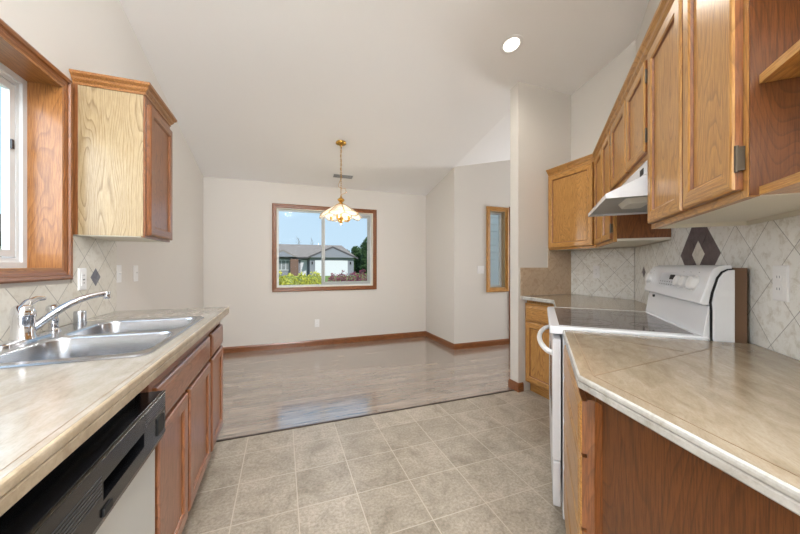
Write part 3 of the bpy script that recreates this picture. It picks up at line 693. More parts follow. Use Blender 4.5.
# left backsplash
tb = Thing('tile_backsplash', FL, (-2.255, XL, 1.139), 'cream diamond tile splashback on the left wall behind the sink', 'backsplash')
mt = XL + .008
bm = B(); box(bm, -2.495, -2.046, XL + .0005, mt, ZC + .001, 1.3555); box(bm, -2.046, .25, XL + .0005, mt, ZC + .001, 1.117)
tb.part('tile_field', bm, 'tile_left')
def diamond(bm, s, z, hs, hz, m0, m1):
    a = [bm.verts.new((s + x, m0, z + y)) for x, y in ((hs, 0), (0, hz), (-hs, 0), (0, -hz))]; b = [bm.verts.new((s + x, m1, z + y)) for x, y in ((hs, 0), (0, hz), (-hs, 0), (0, -hz))]
    bm.faces.new(a[::-1]); bm.faces.new(b)
    for i in range(4): bm.faces.new((a[i], a[(i + 1) % 4], b[(i + 1) % 4], b[i]))
    return bm
tb.part('accent_tile', diamond(B(), -2.255, 1.139, .05, .05, mt - .002, mt + .0012), 'accent_grey', label='small grey diamond accent tile')

# left wall cabinet
ZU0 = 1.357; ZU1 = 2.125
def crown(t, path, side, fam, zb=2.095, zt=2.150):
    prof = [(-.004, zb), (.004, zb), (.006, zb + .012), (.016, zb + .024), (.019, zb + .034), (.031, zb + .046), (.033, zt), (-.004, zt)]
    bm = B(); sweep(bm, path, prof, side=side); return t.part('crown_moulding', bm, fam + '_x')
t = Thing('wall_cabinet', FL, (-2.267, -.85, ZU0), 'single door wall cabinet with a pale oak side above the sink splashback', 'cabinet')
a, b = -2.467, -2.068
t.part('carcass', bx(a, b, XL + .002, -.711, ZU0 + .006, 2.13), 'oak_z')
t.part('end_panel', bx(b + .0, b + .004, XL + .022, -.700, ZU0 + .004, 2.122), 'poak_z', label='pale oak end panel with cathedral grain')
t.part('bottom_panel', bx(a + .002, b - .001, XL + .004, -.712, ZU0, ZU0 + .006), 'melamine')
bm = B(); box(bm, a, b + .0005, -.711, -.692, ZU0, 2.13); t.part('face_frame', bm, 'doak_z')
cab_door(t, a + .012, b - .02, ZU0 + .012, 2.085, -.6915, 'doak', fw=.05)
crown(t, [(a - .001, XL + .002), (a - .001, -.692), (b + .004, -.692), (b + .004, XL + .002)], 1, 'moak', 2.122, 2.180)
t.part('scribe_strip', bx(b + .004, b + .008, XL + .002, XL + .022, ZU0 + .004, 2.122), 'doak_z')

# ------------------------------------------------------------------ right side: diagonal wall
nB = -(.02)  # unused
mW = -NA                     # wall plane m = -.7204
mU = -.4185                  # upper face plane
CEdge = -.085                # counter edge
UF = 'oak'
# tall pair cabinet (near)
t = Thing('wall_cabinet', FA, (1.29, -.57, ZU0), 'large two door oak wall cabinet nearest on the right, over the worktop', 'cabinet')
a, b = .959, 1.635
mf = mU
bm = B(); box(bm, a, b, mW + .002, mf - .019, ZU0 + .02, 2.11); t.part('carcass', bm, UF + '_z')
t.part('end_panel', bx(a - .006, a - .002, mW + .002, mf - .001, ZU0 + .002, 2.11), 'xoak_z', label='oak end panel, shade put into its colour, beside the open shelves')
t.part('bottom_panel', bx(a + .002, b - .002, mW + .02, mf - .02, ZU0 + .014, ZU0 + .02), 'melamine', label='white underside')
bm = B(); box(bm, a, b, mW + .002, mW + .016, ZU0, ZU0 + .02); box(bm, b - .016, b, mW + .016, mf - .02, ZU0, ZU0 + .02); box(bm, a - .002, a + .002, mW + .016, mf - .02, ZU0, ZU0 + .014); t.part('cleat', bm, 'melamine')
bm = B(); box(bm, a - .002, a + .03, mf - .019, mf, ZU0, 2.11); box(bm, 1.245, 1.285, mf - .019, mf, ZU0 + .03, 2.07); box(bm, b - .03, b, mf - .019, mf, ZU0, 2.11); box(bm, a + .03, b - .03, mf - .019, mf, ZU0, ZU0 + .035, 1); box(bm, a + .03, b - .03, mf - .019, mf, 2.07, 2.11, 1)
t.part('face_frame', bm, [UF + '_z', UF + '_x'])
cab_door(t, 1.273, 1.614, ZU0 + .02, 2.085, mf + .0005, UF, fw=.05)
cab_door(t, .974, 1.257, ZU0 + .02, 2.085, mf + .0005, UF, fw=.05, hinge=-1)
crown(t, [(b, mf), (a - .004, mf), (a - .004, mW + .002)], -1, UF)
# open end shelves attached to that cabinet
t = Thing('open_shelf_unit', FA, (.80, -.57, ZU0), 'open oak end shelves with angled shadow at the top right, beside the wall cabinet', 'shelf unit')
q1 = a - .0065; q0 = .62
t.part('back_panel', bx(q0, q1, mW + .002, mW + .012, ZU0, 2.11), 'doak_z')
def shelf_poly(z0, z1):
    bm = B(); prism(bm, [(q1, mW + .013), (q1, mf - .016), (q0 + .16, mf - .016), (q0 + .06, mf - .05), (q0 + .01, mf - .14), (q0, mW + .013)], z0, z1); return bm
for z0_, z1_ in ((ZU0 + .001, ZU0 + .020), (1.603, 1.622), (1.853, 1.872), (2.09, 2.11)): t.part('shelf', shelf_poly(z0_, z1_), 'oak_x')
# hood cabinet
t = Thing('wall_cabinet', FA, (2.02, -.57, 1.668), 'short two door oak wall cabinet above the white range hood', 'cabinet')
a, b = 1.637, 2.405
t.part('carcass', bx(a, b, mW + .002, mf - .019, 1.668, 2.11), UF + '_z')
bm = B(); box(bm, a, a + .03, mf - .019, mf, 1.668, 2.11); box(bm, 1.975, 2.02, mf - .019, mf, 1.70, 2.07); box(bm, b - .03, b, mf - .019, mf, 1.668, 2.11); box(bm, a + .03, b - .03, mf - .019, mf, 1.668, 1.70, 1); box(bm, a + .03, b - .03, mf - .019, mf, 2.07, 2.11, 1)
t.part('face_frame', bm, [UF + '_z', UF + '_x'])
cab_door(t, 1.66, 1.985, 1.692, 2.085, mf + .0005, UF, fw=.045, hinge=-1); cab_door(t, 2.005, 2.385, 1.692, 2.085, mf + .0005, UF, fw=.05)
crown(t, [(b, mf), (a, mf)], -1, UF)
# corner cabinet, narrow pair
fx = 2.483      # face of wall-B upper at X
mfB = -fx
t = Thing('wall_cabinet', FA, (2.73, -.57, ZU0), 'tall narrow two door oak wall cabinet in the corner beyond the hood', 'cabinet')
sC = (fx + fx - (-mf) * S2) / S2      # s of the inside corner on the face plane
a, b = 2.407, sC
bm = B(); prism(bm, [(a, mW + .002), (a, mf - .019), (b - .01, mf - .019), (SA - .02, mW + .002)], ZU0 + .02, 2.11); t.part('carcass', bm, 'doak_z')
bm = B(); prism(bm, [(a + .002, mW + .004), (a + .002, mf - .02), (b - .012, mf - .02), (SA - .03, mW + .004)], ZU0 + .006, ZU0 + .02); t.part('bottom_panel', bm, 'melamine', label='white underside')
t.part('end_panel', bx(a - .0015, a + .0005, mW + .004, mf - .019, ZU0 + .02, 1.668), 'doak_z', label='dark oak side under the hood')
bm = B(); box(bm, a, a + .03, mf - .019, mf, ZU0, 2.11); box(bm, 2.695, 2.735, mf - .019, mf, ZU0 + .03, 2.07); box(bm, b - .035, b - .002, mf - .019, mf, ZU0, 2.11); box(bm, a + .03, b - .035, mf - .019, mf, ZU0, ZU0 + .035, 1); box(bm, a + .03, b - .035, mf - .019, mf, 2.07, 2.11, 1)
t.part('face_frame', bm, [UF + '_z', UF + '_x'])
cab_door(t, 2.425, 2.705, ZU0 + .02, 2.085, mf + .0005, UF, fw=.045, hinge=-1); cab_door(t, 2.722, b - .028, ZU0 + .02, 2.085, mf + .0005, UF, fw=.045)
crown(t, [(b - .004, mf), (a, mf)], -1, UF)
# wall B cabinet
yc = fx - (-mf) * S2                # Y of the corner
t = Thing('wall_cabinet', FB, (2.17, -2.64, ZU0), 'single door oak wall cabinet at the far end against the painted wall', 'cabinet')
a, b = yc + .004, YC - .003
bm = B(); prism(bm, [(a + .015, mfB - .019), (b, mfB - .019), (b, -XB + .002), (XB - DA + .03, -XB + .002)], ZU0 + .02, 2.11); t.part('carcass', bm, UF + '_z')
bm = B(); prism(bm, [(a + .02, mfB - .02), (b - .002, mfB - .02), (b - .002, -XB + .004), (XB - DA + .04, -XB + .004)], ZU0 + .006, ZU0 + .02); t.part('bottom_panel', bm, 'melamine', label='white underside')
bm = B(); box(bm, a, a + .035, mfB - .019, mfB, ZU0, 2.11); box(bm, b - .03, b, mfB - .019, mfB, ZU0, 2.11); box(bm, a + .035, b - .03, mfB - .019, mfB, ZU0, ZU0 + .03, 1); box(bm, a + .035, b - .03, mfB - .019, mfB, 2.07, 2.11, 1)
t.part('face_frame', bm, [UF + '_z', UF + '_x'])
cab_door(t, a + .02, b - .012, ZU0 + .018, 2.085, mfB + .0005, UF, fw=.05)
crown(t, [(b, mfB), (a + .0, mfB)], -1, UF)

# range hood (24 inch shell centred in the bay)
t = Thing('range_hood', FA, (2.0, -.5, 1.512), 'white under-cabinet range hood over the stove', 'range hood')
a, b = 1.70, 2.30; zl = 1.512; mL = -.266
bm = B(); prof = [(mW + .012, zl), (mL, zl), (mL, zl + .021), (mU, 1.606), (mU, 1.666), (mW + .012, 1.666)]
# shell: sides, front, top with an open underside
for s_ in (a, b):
    vs = [(s_, p[0], p[1]) for p in prof]; bm.faces.new([bm.verts.new(v_) for v_ in vs])
for p, q in zip(prof[1:], prof[2:] + prof[:1]): bm.faces.new([bm.verts.new(v_) for v_ in ((a, p[0], p[1]), (b, p[0], p[1]), (b, q[0], q[1]), (a, q[0], q[1]))])
bmesh.ops.remove_doubles(bm, verts=bm.verts, dist=1e-5); bmesh.ops.recalc_face_normals(bm, faces=bm.faces)
o = t.part('shell', bm, 'white'); sm = o.modifiers.new('thick', 'SOLIDIFY'); sm.thickness = .004; sm.offset = -1
t.part('underside', bx(a + .004, b - .004, mW + .016, mL - .006, zl + .012, zl + .016), 'grey_vinyl')
bm = B(); loft(bm, [L3d(rrect(1.90, -.42, .20, .11, .02), zl + .012), L3d(rrect(1.90, -.42, .17, .085, .02), zl - .012)], cap_end=True); t.part('lamp_lens', bm, 'lens')
bm = B(); lathe(bm, [(.10, .012), (.10, .004), (.085, .002), (.01, .002)], (2.08, -.5, zl), 24); t.part('fan_grille', bm, 'grey_vinyl', smooth=True)
t.part('switch', bx(1.745, 1.80, mU, mU + .002, 1.618, 1.646), 'slot')

# tiles on the right walls
tb = Thing('tile_backsplash', FA, (2.045, mW, 1.26), 'pale travertine diamond tile splashback on the diagonal wall behind the stove', 'backsplash')
mt = mW + .008
bm = B(); box(bm, .12, SA - .001, mW + .0005, mt, ZC + .001, 1.3565); box(bm, 1.6375, 2.405, mW + .0005, mt, 1.3565, 1.666)
tb.part('tile_field', bm, 'tile_right')
for ang in range(4):
    a0 = R(90 * ang); ca, sa_ = round(math.cos(a0)), round(math.sin(a0))
    # one dark tile of the ring: square between the centre and the outer diamond, cut by the small centre diamond
    hd = .1093 - .0012; hi = .0715
    pts = []
    for (u, v) in ((hi + .001, .0015 * 0), (0, 0),): pass
    # tile corners in (s, z): inner corner at the vertex, side corners, outer corner
    loc = [(hi, 0), (.2186 * .5 + .1093 * .5 - .001, 0)]
    # tile occupying the direction (ca, sa_): a diamond centred at distance .1093
    cxx, czz = ca * .1093, sa_ * .1093
    dirv = Vector((ca, sa_)); per = Vector((-sa_, ca))
    c0 = Vector((0, 0)); P0 = [c0 + dirv * hi * 1.0, ]
    g_ = .0015
    poly = [dirv * (hi) * .5 + per * (hi * .5 - g_) + dirv * 0, dirv * (.1093) + per * (.1093 - 1.5 * g_), dirv * (.2186 - 1.5 * g_), dirv * .1093 - per * (.1093 - 1.5 * g_), dirv * hi * .5 - per * (hi * .5 - g_), dirv * hi]
    if ang in (0, 2): pass
    bm = B(); A_ = []; Bv = []
    for p in poly:
        s_, z_ = 2.045 + p.x, 1.26 + p.y
        A_.append(bm.verts.new((s_, mt - .001, z_))); Bv.append(bm.verts.new((s_, mt + .0012, z_)))
    bm.faces.new(A_[::-1]); bm.faces.new(Bv)
    for i in range(len(poly)): bm.faces.new((A_[i], A_[(i + 1) % len(poly)], Bv[(i + 1) % len(poly)], Bv[i]))
    tb.part('accent_tile', bm, 'accent_dark', label='dark plum diamond tile')
tb.part('accent_tile', diamond(B(), 2.045, 1.26, hi - .002, hi - .002, mt - .001, mt + .0012), 'accent_light', label='small light diamond tile in the dark ring')
tb.part('accent_tile', diamond(B(), 2.965, 1.155, .042, .042, mt - .001, mt + .0012), 'accent_dark', label='small dark diamond tile left of the stove')
tb = Thing('tile_backsplash', FB, (2.165, -XB, 1.142), 'pale travertine diamond tile splashback on the corner wall under the far wall cabinet', 'backsplash')
bm = B(); box(bm, XB - DA + .012, YC - .0085, -XB + .0005, -XB + .008, ZC + .001, 1.3565); tb.part('tile_field', bm, 'tile_right')
tb = Thing('tile_backsplash', FC, (-2.5, -YC, 1.142), 'brown stepped tile splashback on the painted end wall beside the far worktop', 'backsplash')
m0 = -YC
bm = B(); box(bm, -XB + .001, -2.155, m0 + .0005, m0 + .008, ZC + .001, 1.165); box(bm, -XB + .001, -2.50, m0 + .0005, m0 + .008, 1.165, 1.3565); tb.part('tile_field', bm, 'tile_brown')
bm = B(); box(bm, -2.49, -2.135, m0 + .0005, m0 + .010, 1.165, 1.185); box(bm, -2.155, -2.135, m0 + .0005, m0 + .010, ZC + .001, 1.165); box(bm, -2.50, -2.478, m0 + .0005, m0 + .010, 1.185, 1.3565); tb.part('tile_border', bm, 'tile_trim')

# ------------------------------------------------------------------ stove
a, b = 1.602, 2.362
t = Thing('stove', FA, (1.98, -.38, 0), 'white freestanding electric range with black ceramic cooktop against the diagonal wall', 'stove')
SF = -.044
t.part('body', bx(a, b, -.66, SF - .042, .05, .893), 'white', bevel=.004)
bm = B(); frame_rings(bm, a + .001, b - .001, .315, .868, [(0, SF - .034), (0, SF - .006), (.008, SF), (.11, SF), (.115, SF - .003)], 0, 0)
od = t.part('oven_door', bm, 'white'); t.part('oven_window', bx(a + .13, b - .13, SF - .004, SF - .001, .43, .72), 'black', parent=od)
bm = B(); n_ = 24
pts = [];
for i in range(n_ + 1):
    u = i / n_; s_ = a + .03 + (b - a - .06) * u; bow = math.sin(math.pi * u) ** .55; pts.append((s_, SF - .004 + .062 * bow, .795))
tube(bm, pts, [.013] * len(pts), 12); t.part('handle', bm, 'white_plastic', parent=od, smooth=True)
t.part('storage_drawer', bx(a + .001, b - .001, SF - .034, SF - .002, .10, .305), 'white', bevel=.006)
for ss in (a + .04, b - .04):
    for mm in (SF - .075, -.62): bm = B(); lathe(bm, [(.018, 0), (.018, .03), (.01, .051)], (ss, mm, 0), 14); t.part('foot', bm, 'black')
# cooktop frame + glass
bm = B(); o = rrect((a + b) / 2, (-.60 + SF + .012) / 2 - .0, b - a + .006, .60 + SF + .012 + 0.0, .018)
z1_ = .926; yy0 = -.60; yy1 = SF + .012
o = rrect((a + b) / 2, (yy0 + yy1) / 2, b - a + .004, yy1 - yy0, .02); o2 = rrect((a + b) / 2, (yy0 + yy1) / 2, b - a - .008, yy1 - yy0 - .012, .018); o3 = rrect((a + b) / 2, (yy0 + yy1) / 2, b - a - .085, yy1 - yy0 - .08, .008)
loft(bm, [L3d(o, .893), L3d(o, z1_ - .006), L3d(o2, z1_), L3d(o3, z1_), L3d(o3, z1_ - .002)], cap_start=True, cap_end=True); t.part('cooktop_frame', bm, 'white', smooth=True)
gs0, gs1, gm0, gm1 = a + .043, b - .043, yy0 + .041, yy1 - .041
ct = t.part('cooktop_glass', bx(gs0, gs1, gm0, gm1, z1_ - .002, z1_ + .0012), 'cooktop')
for (cs, cm_, r_) in ((a + .20, -.20, .112), (b - .20, -.20, .085), (a + .20, -.455, .08), (b - .20, -.455, .10)):
    bm = B()
    for rr_ in (r_, r_ * .62):
        v1 = [];
        for k in range(48):
            an = 2 * math.pi * k / 48; v1.append([bm.verts.new((cs + rr * math.cos(an), cm_ + rr * math.sin(an), z1_ + .0016)) for rr in (rr_, rr_ - .005)])
        for k in range(48): bm.faces.new((v1[k][0], v1[(k + 1) % 48][0], v1[(k + 1) % 48][1], v1[k][1]))
        if r_ > .09 and rr_ == r_: continue
    t.part('burner_ring', bm, 'burner', parent=ct)
# backguard: lower riser, sloped console, side caps
za = .926
body_p = [(-.66, .893), (-.575, .893), (-.575, za + .01), (-.590, 1.035), (-.593, 1.045), (-.66, 1.045)]
bm = B(); extrude_profile(bm, body_p, a + .008, b - .008); bg_ = t.part('backguard', bm, 'white', bevel=.003)
cons_p = [(-.66, 1.05), (-.572, 1.05), (-.566, 1.056), (-.568, 1.068), (-.598, 1.175), (-.606, 1.190), (-.62, 1.200), (-.64, 1.206), (-.66, 1.206)]
bm = B(); extrude_profile(bm, cons_p, a + .006, b - .006); cons = t.part('control_console', bm, 'white', smooth=True, bevel=.006)
cap_p = [(-.662, .893), (-.606, .893), (-.600, .92), (-.600, 1.03), (-.598, 1.06), (-.604, 1.10), (-.618, 1.155), (-.630, 1.176), (-.645, 1.186), (-.662, 1.188)]
seam_p = [(-.662, .893), (-.600, .893), (-.594, .92), (-.594, 1.03), (-.592, 1.06), (-.598, 1.102), (-.613, 1.158), (-.627, 1.181), (-.644, 1.191), (-.662, 1.193)]
for s0_, o_ in ((a + .006, -1), (b - .006, 1)):
    bm = B(); extrude_profile(bm, seam_p, s0_, s0_ + .003 * o_); t.part('seam', bm, 'slot')
    bm = B(); extrude_profile(bm, cap_p, s0_ + .003 * o_, s0_ + .014 * o_); t.part('side_cap', bm, 'white', bevel=.003)
# dark gap line between console and cap
t.part('rear_shade_board', bx(a + .004, b - .004, -.700, -.661, .60, 1.195), 'rear_brown')  # brown strip painted for the shadow behind the backguard
# knobs on the sloped face: slope direction
sl_a = Vector((0, -.598 + .568, 1.175 - 1.062)).normalized(); nrm = Vector((0, sl_a.z, -sl_a.y))
def on_face(s, u, out=0): p = Vector((s, -.568, 1.062)) + sl_a * u + nrm * out; return p
def knob(s, u, r_):
    bm = B(); c = on_face(s, u); ref = Vector((1, 0, 0)); rows = []
    for rr, hh in ((r_ * 1.15, .0005), (r_ * 1.15, .003), (r_, .004), (r_ * .93, .02), (r_ * .8, .023), (.002, .023)):
        rows.append([bm.verts.new(c + nrm * hh + (ref * math.cos(2 * math.pi * k / 24) + sl_a * math.sin(2 * math.pi * k / 24)) * rr) for k in range(24)])
    for p, q in zip(rows, rows[1:]):
        for j in range(24): bm.faces.new((p[j], p[(j + 1) % 24], q[(j + 1) % 24], q[j]))
    kn = t.part('knob', bm, 'white_plastic', parent=cons, smooth=True)
    return kn
def slab_on(name, s0, s1, u0, u1, out, mtl):
    bm = B(); vs = [on_face(s, u, o) for o in (0, out) for s, u in ((s0, u0), (s1, u0), (s1, u1), (s0, u1))]
    v = [bm.verts.new(p) for p in vs]
    for f in [(3, 2, 1, 0), (4, 5, 6, 7), (0, 1, 5, 4), (1, 2, 6, 5), (2, 3, 7, 6), (3, 0, 4, 7)]: bm.faces.new([v[i] for i in f])
    return t.part(name, bm, mtl, parent=cons)
for s_, r_ in ((a + .110, .029), (a + .190, .026), (a + .262, .026), (b - .072, .028)): knob(s_, .070, r_)
slab_on('control_panel', a + .15, b - .225, .036, .108, .0012, 'panel_grey')
slab_on('display', a + .345, a + .405, .076, .100, .0022, 'slot')
bm = B()
for s_ in [a + .315 + .032 * k for k in range(7)]:
    for u_ in (.046, .060):
        vs = [on_face(s, u, .0026) for s, u in ((s_, u_), (s_ + .014, u_), (s_ + .014, u_ + .005), (s_, u_ + .005))]; bm.faces.new([bm.verts.new(p) for p in vs])
t.part('button_print', bm, 'greymark', parent=cons)
for s_ in (a + .10, a + .18, a + .255, b - .085):
    for u_, w_ in ((.018, .020), (.116, .008)):
        bm = B(); vs = [on_face(s, u, .0006) for s, u in ((s_, u_), (s_ + w_, u_), (s_ + w_, u_ + .003), (s_, u_ + .003))]; bm.faces.new([bm.verts.new(p) for p in vs]); t.part('knob_print', bm, 'greymark', parent=cons)
t.part('vent_slot', bx(b - .12, b - .10, -.598, -.5835, 1.025, 1.038), 'slot', parent=bg_)

# ------------------------------------------------------------------ right worktops and base cabinets
# near worktop with angled end
E0, E1 = (.946, CEdge), (.25, -.486)
t = Thing('worktop', FA, (1.1, -.4, .85), 'travertine worktop with pale rounded edge in the right foreground beside the stove', 'worktop')
ins = .0065
dE = (Vector(E1) - Vector(E0)).normalized(); nE = Vector((dE.y, -dE.x))     # outward? towards +m / -s
# inset path
path = [(1.588, CEdge - ins), None, None]
# intersection of inset lines
tt = (-ins) ; 
nin = Vector((-dE.y, dE.x))     # candidate inward normal
if nin.dot(Vector((1.2, -.5)) - Vector(E0)) < 0: nin = -nin
P1 = Vector(E0) + nin * ins; u_ = (CEdge - ins - P1.y) / dE.y if abs(dE.y) > 1e-6 else 0
c1 = P1 + dE * u_; c2 = Vector(E1) + nin * ins
path = [(1.588, CEdge - ins), tuple(c1), tuple(c2)]
bm = B(); prism(bm, [(1.588, mW + .009), path[0], path[1], path[2], (.25, mW + .009)], .884, ZC); t.part('slab', bm, 'counter')
bm = B(); sweep(bm, path, fprof, side=-1); t.part('bullnose_edge', bm, 'edge_pale')
bm = B(); sweep(bm, path, gprof, side=-1); t.part('lower_edge', bm, 'edge_pale')
bm = B()
def gline(p, q, wd=.0011, z=ZC):
    p, q = Vector(p), Vector(q); d = (q - p).normalized(); n = Vector((-d.y, d.x)) * wd
    prism(bm, [tuple(p - n), tuple(q - n), tuple(q + n), tuple(p + n)], z - .0003, z + .0006)
c1b = c1 + (nin + Vector((0, -1))) * .017
gline((1.588, c1b.y), c1b); gline(c1b, c1b + dE * .62); gline(c1b, (1.70 - .11, -.66)); gline((1.533, c1b.y), (1.353, -.433)); 
t.part('grout_line', bm, 'grout')
# drawer base
t = Thing('base_cabinet', FA, (1.27, -.4, 0), 'oak drawer stack with plain end panel under the right foreground worktop', 'cabinet')
mF2 = -.108
e0 = Vector(E0) + nin * .04; u_ = (mF2 - .02 - e0.y) / dE.y; p1 = e0 + dE * u_; p2 = Vector(E1) + nin * .04 + dE * -.02
bm = B(); prism(bm, [(1.597, mW + .01), (1.597, mF2 - .02), tuple(p1), tuple(p2), (p2.x, mW + .01)], .1, .8755); t.part('carcass', bm, 'xoak_z', label='oak end panel, shade put into its colour, with vertical grain')
bm = B(); box(bm, .955, 1.0, mF2 - .0195, mF2, .1, .85); box(bm, 1.567, 1.597, mF2 - .0195, mF2, .1, .85); box(bm, 1.0, 1.567, mF2 - .0195, mF2, .82, .85, 1); box(bm, 1.0, 1.567, mF2 - .0195, mF2, .1, .125, 1); t.part('face_frame', bm, ['doak_z', 'doak_x'])
q = p1 + dE * .022
bm = B(); prism(bm, [tuple(p1 - nin * .003), tuple(q - nin * .003), tuple(q + nin * .01), tuple(p1 + nin * .01)], .1, .85); t.part('corner_stile', bm, 'doak_z')
bm = B(); prism(bm, [(1.597, mW + .02), (1.597, mF2 - .075), (1.0, mF2 - .075), tuple(p2 + nin * .05), (p2.x + .05, mW + .02)], 0, .0995); t.part('toe_kick', bm, 'doak_x')
for z0_, z1_ in ((.71, .848), (.515, .700), (.315, .505), (.118, .305)): cab_drawer(t, .948, 1.592, z0_, z1_, mF2 + .0005, 'oak')

# far worktop: from the stove round the corner to the end wall
XF2 = 2.14
P_ = lambda X, Y: ((X + Y) / S2, (Y - X) / S2)       # world to FA coordinates
sI = (2 * XF2 - 2 * .085 / S2) / S2
t = Thing('worktop', FA, (2.8, -.4, .85), 'travertine worktop in the far corner between the stove and the end wall', 'worktop')
e = .0065; Yi = XF2 - .085 * S2
# inset path in FA coords
Xe = XF2 + e; me_ = -(.085 + e); Ye = Xe - (.085 + e) * S2
path = [P_(Xe, YC - .011), P_(Xe, Ye), (2.378, me_)]
bm = B(); prism(bm, [P_(Xe, YC - .011), P_(Xe, Ye), (2.378, me_), (2.378, mW + .009), P_(XB - .010, XB - DA + .001), P_(XB - .009, YC - .011)], .884, ZC); t.part('slab', bm, 'counter')
bm = B(); sweep(bm, path, fprof, side=-1); t.part('bullnose_edge', bm, 'edge_pale')
bm = B(); sweep(bm, path, gprof, side=-1); t.part('lower_edge', bm, 'edge_pale')
# far base cabinets
XF3 = 2.185
Yk = XF3 - (.13) * S2
t = Thing('base_cabinet', FB, (2.25, -2.45, 0), 'oak base cabinet with one drawer over one door beside the painted column', 'cabinet')
a, b = Yk + .03, YC - .012
t.part('carcass', bx(a, b, -XB + .02, -XF3 - .02, .1, .875), 'oak_z'); t.part('toe_kick', bx(a, b, -XB + .02, -XF3 - .06, 0, .0995), 'oak_x')
bm = B(); box(bm, a, a + .03, -XF3 - .0195, -XF3, .1, .85); box(bm, b - .035, b, -XF3 - .0195, -XF3, .1, .85); box(bm, a + .03, b - .035, -XF3 - .0195, -XF3, .82, .85, 1); box(bm, a + .03, b - .035, -XF3 - .0195, -XF3, .1, .125, 1); box(bm, a + .03, b - .035, -XF3 - .0195, -XF3, .66, .69, 1); t.part('face_frame', bm, ['oak_z', 'oak_x'])
cab_door(t, a + .012, b - .022, .118, .672, -XF3 + .0005, 'oak', fw=.05); cab_drawer(t, a + .012, b - .022, .69, .83, -XF3 + .0005, 'oak')
t = Thing('base_cabinet', FA, (2.6, -.4, 0), 'oak corner base cabinet hidden on the far side of the stove', 'cabinet')
a = 2.37; b = P_(XF3, Yk)[0] - .03
bm = B(); prism(bm, [(a, mW + .02), (a, -.15), (b, -.15), (b + .3, -.48), (b + .1, mW + .02)], .1, .875); t.part('carcass', bm, 'oak_z')
t.part('toe_kick', bx(a, b, -.4, -.2, 0, .0995), 'oak_x'); cab_door(t, a + .01, b - .01, .118, .83, -.1495, 'oak')

# ------------------------------------------------------------------ wall plates
def plate_thing(name, f, s, m, z, label, cat, kind='outlet', w=.07, h=.115, group=None):
    t = Thing(name, f, (s, m, z), label, cat, group)
    bm = B(); frame_rings(bm, s - w / 2, s + w / 2, z - h / 2, z + h / 2, [(0, m), (0, m + .003), (.004, m + .006)], 0, 0); t.part('cover_plate', bm, 'white_plastic')
    if kind == 'outlet':
        for dz in (-.0195, .0195):
            bm = B(); lathe(bm, [(.0165, .0055), (.0165, .0075), (.015, .008), (.002, .008)], (s, m, z + dz), 20, axis='y'); rc = t.part('receptacle', bm, 'white_plastic', smooth=True)
            for ds in (-.006, .006): t.part('slot', bx(s + ds - .001, s + ds + .001, m + .0078, m + .0086, z + dz - .003, z + dz + .005), 'greymark', parent=rc)
    elif kind == 'gfci':
        bm = B(); box(bm, s - .017, s + .017, m + .005, m + .0085, z - .033, z + .033); rc = t.part('receptacle', bm, 'white_plastic', bevel=.001)
        for dz in (-.02, .02):
            for ds in (-.006, .006): t.part('slot', bx(s + ds - .001, s + ds + .001, m + .0083, m + .009, z + dz - .004, z + dz + .004), 'slot', parent=rc)
        if 1: t.part('reset_button', bx(s - .008, s + .008, m + .0083, m + .0105, z - .006, z + .001), 'greymark', parent=rc)
    else:
        n = 1 if w < .1 else 2
        for i in range(n):
            ss = s + (i - (n - 1) / 2) * .046
            bm = B(); box(bm, ss - .005, ss + .005, m + .005, m + .008, z - .012, z + .012); v_ = t.part('toggle', bm, 'white_plastic')
            bm = B(); box(bm, ss - .0035, ss + .0035, m + .007, m + .016, z + .001, z + .008); t.part('lever', bm, 'white_plastic', parent=v_)
    return t
plate_thing('wall_outlet', FL, -2.125, XL + .008, 1.133, 'white outlet on the cream diamond tile beside the sink window', 'outlet', 'gfci')
plate_thing('light_switch', FL, -2.535, XL, 1.152, 'white switch plate right at the end of the sink splashback', 'switch', 'switch')
plate_thing('light_switch', FL, -2.79, XL, 1.148, 'white switch plate on bare painted wall, farther one past the splashback', 'switch', 'switch')
plate_thing('wall_outlet', FC, -.494, -YB, .335, 'white outlet low on the back wall under the window', 'outlet')
plate_thing('light_switch', FC, -2.755, -YW, 1.145, 'double white switch plate beside the narrow entry window', 'switch', 'switch', w=.115)
plate_thing('wall_outlet', FA, 1.446, mW + .008, 1.146, 'white outlet on the travertine tile to the right of the stove', 'outlet', w=.072, h=.117)
plate_thing('wall_outlet', FB, 2.118, -XB + .008, 1.145, 'white outlet on the corner tile wall beyond the stove', 'outlet', w=.062)

# ------------------------------------------------------------------ ceiling things
sl_ang = math.atan(.2252)
def ceil_empty(name, x, y, label, cat):
    o = bpy.data.objects.new(name, None); COL.objects.link(o); o.location = (x, y, ceil(x, y)); o.rotation_euler = (-sl_ang, 0, 0); o.empty_display_size = .1
    o['label'] = label; o['category'] = cat; return o
def cpart(name, bm, m, parent, smooth=False): o = finish(name, bm, m, (0, 0, 0), smooth); o.parent = parent; return o
def downlight(x, y, label):
    t = ceil_empty('recessed_light', x, y, label, 'ceiling light')
    bm = B(); lathe(bm, [(.092, -.001), (.092, -.005), (.07, -.007), (.064, -.002), (.064, -.001)], n=32, caps=False); cpart('trim_ring', bm, 'white_plastic', t, True)
    bm = B(); lathe(bm, [(.063, -.001), (.060, -.004), (.002, -.005)], n=32); cpart('lamp_lens', bm, 'lens_lit', t, True)
    return t
downlight(1.775, 2.10, 'round lit recessed light in the sloped ceiling near the painted column')
for (x, y, e) in ((1.775, 2.10, 18),):
    light('downlight_lamp', 'SPOT', (x, y, ceil(x, y) - .03), (0, 0, 0), e, (1, .95, .87), .06, spot_size=R(150), spot_blend=.9)
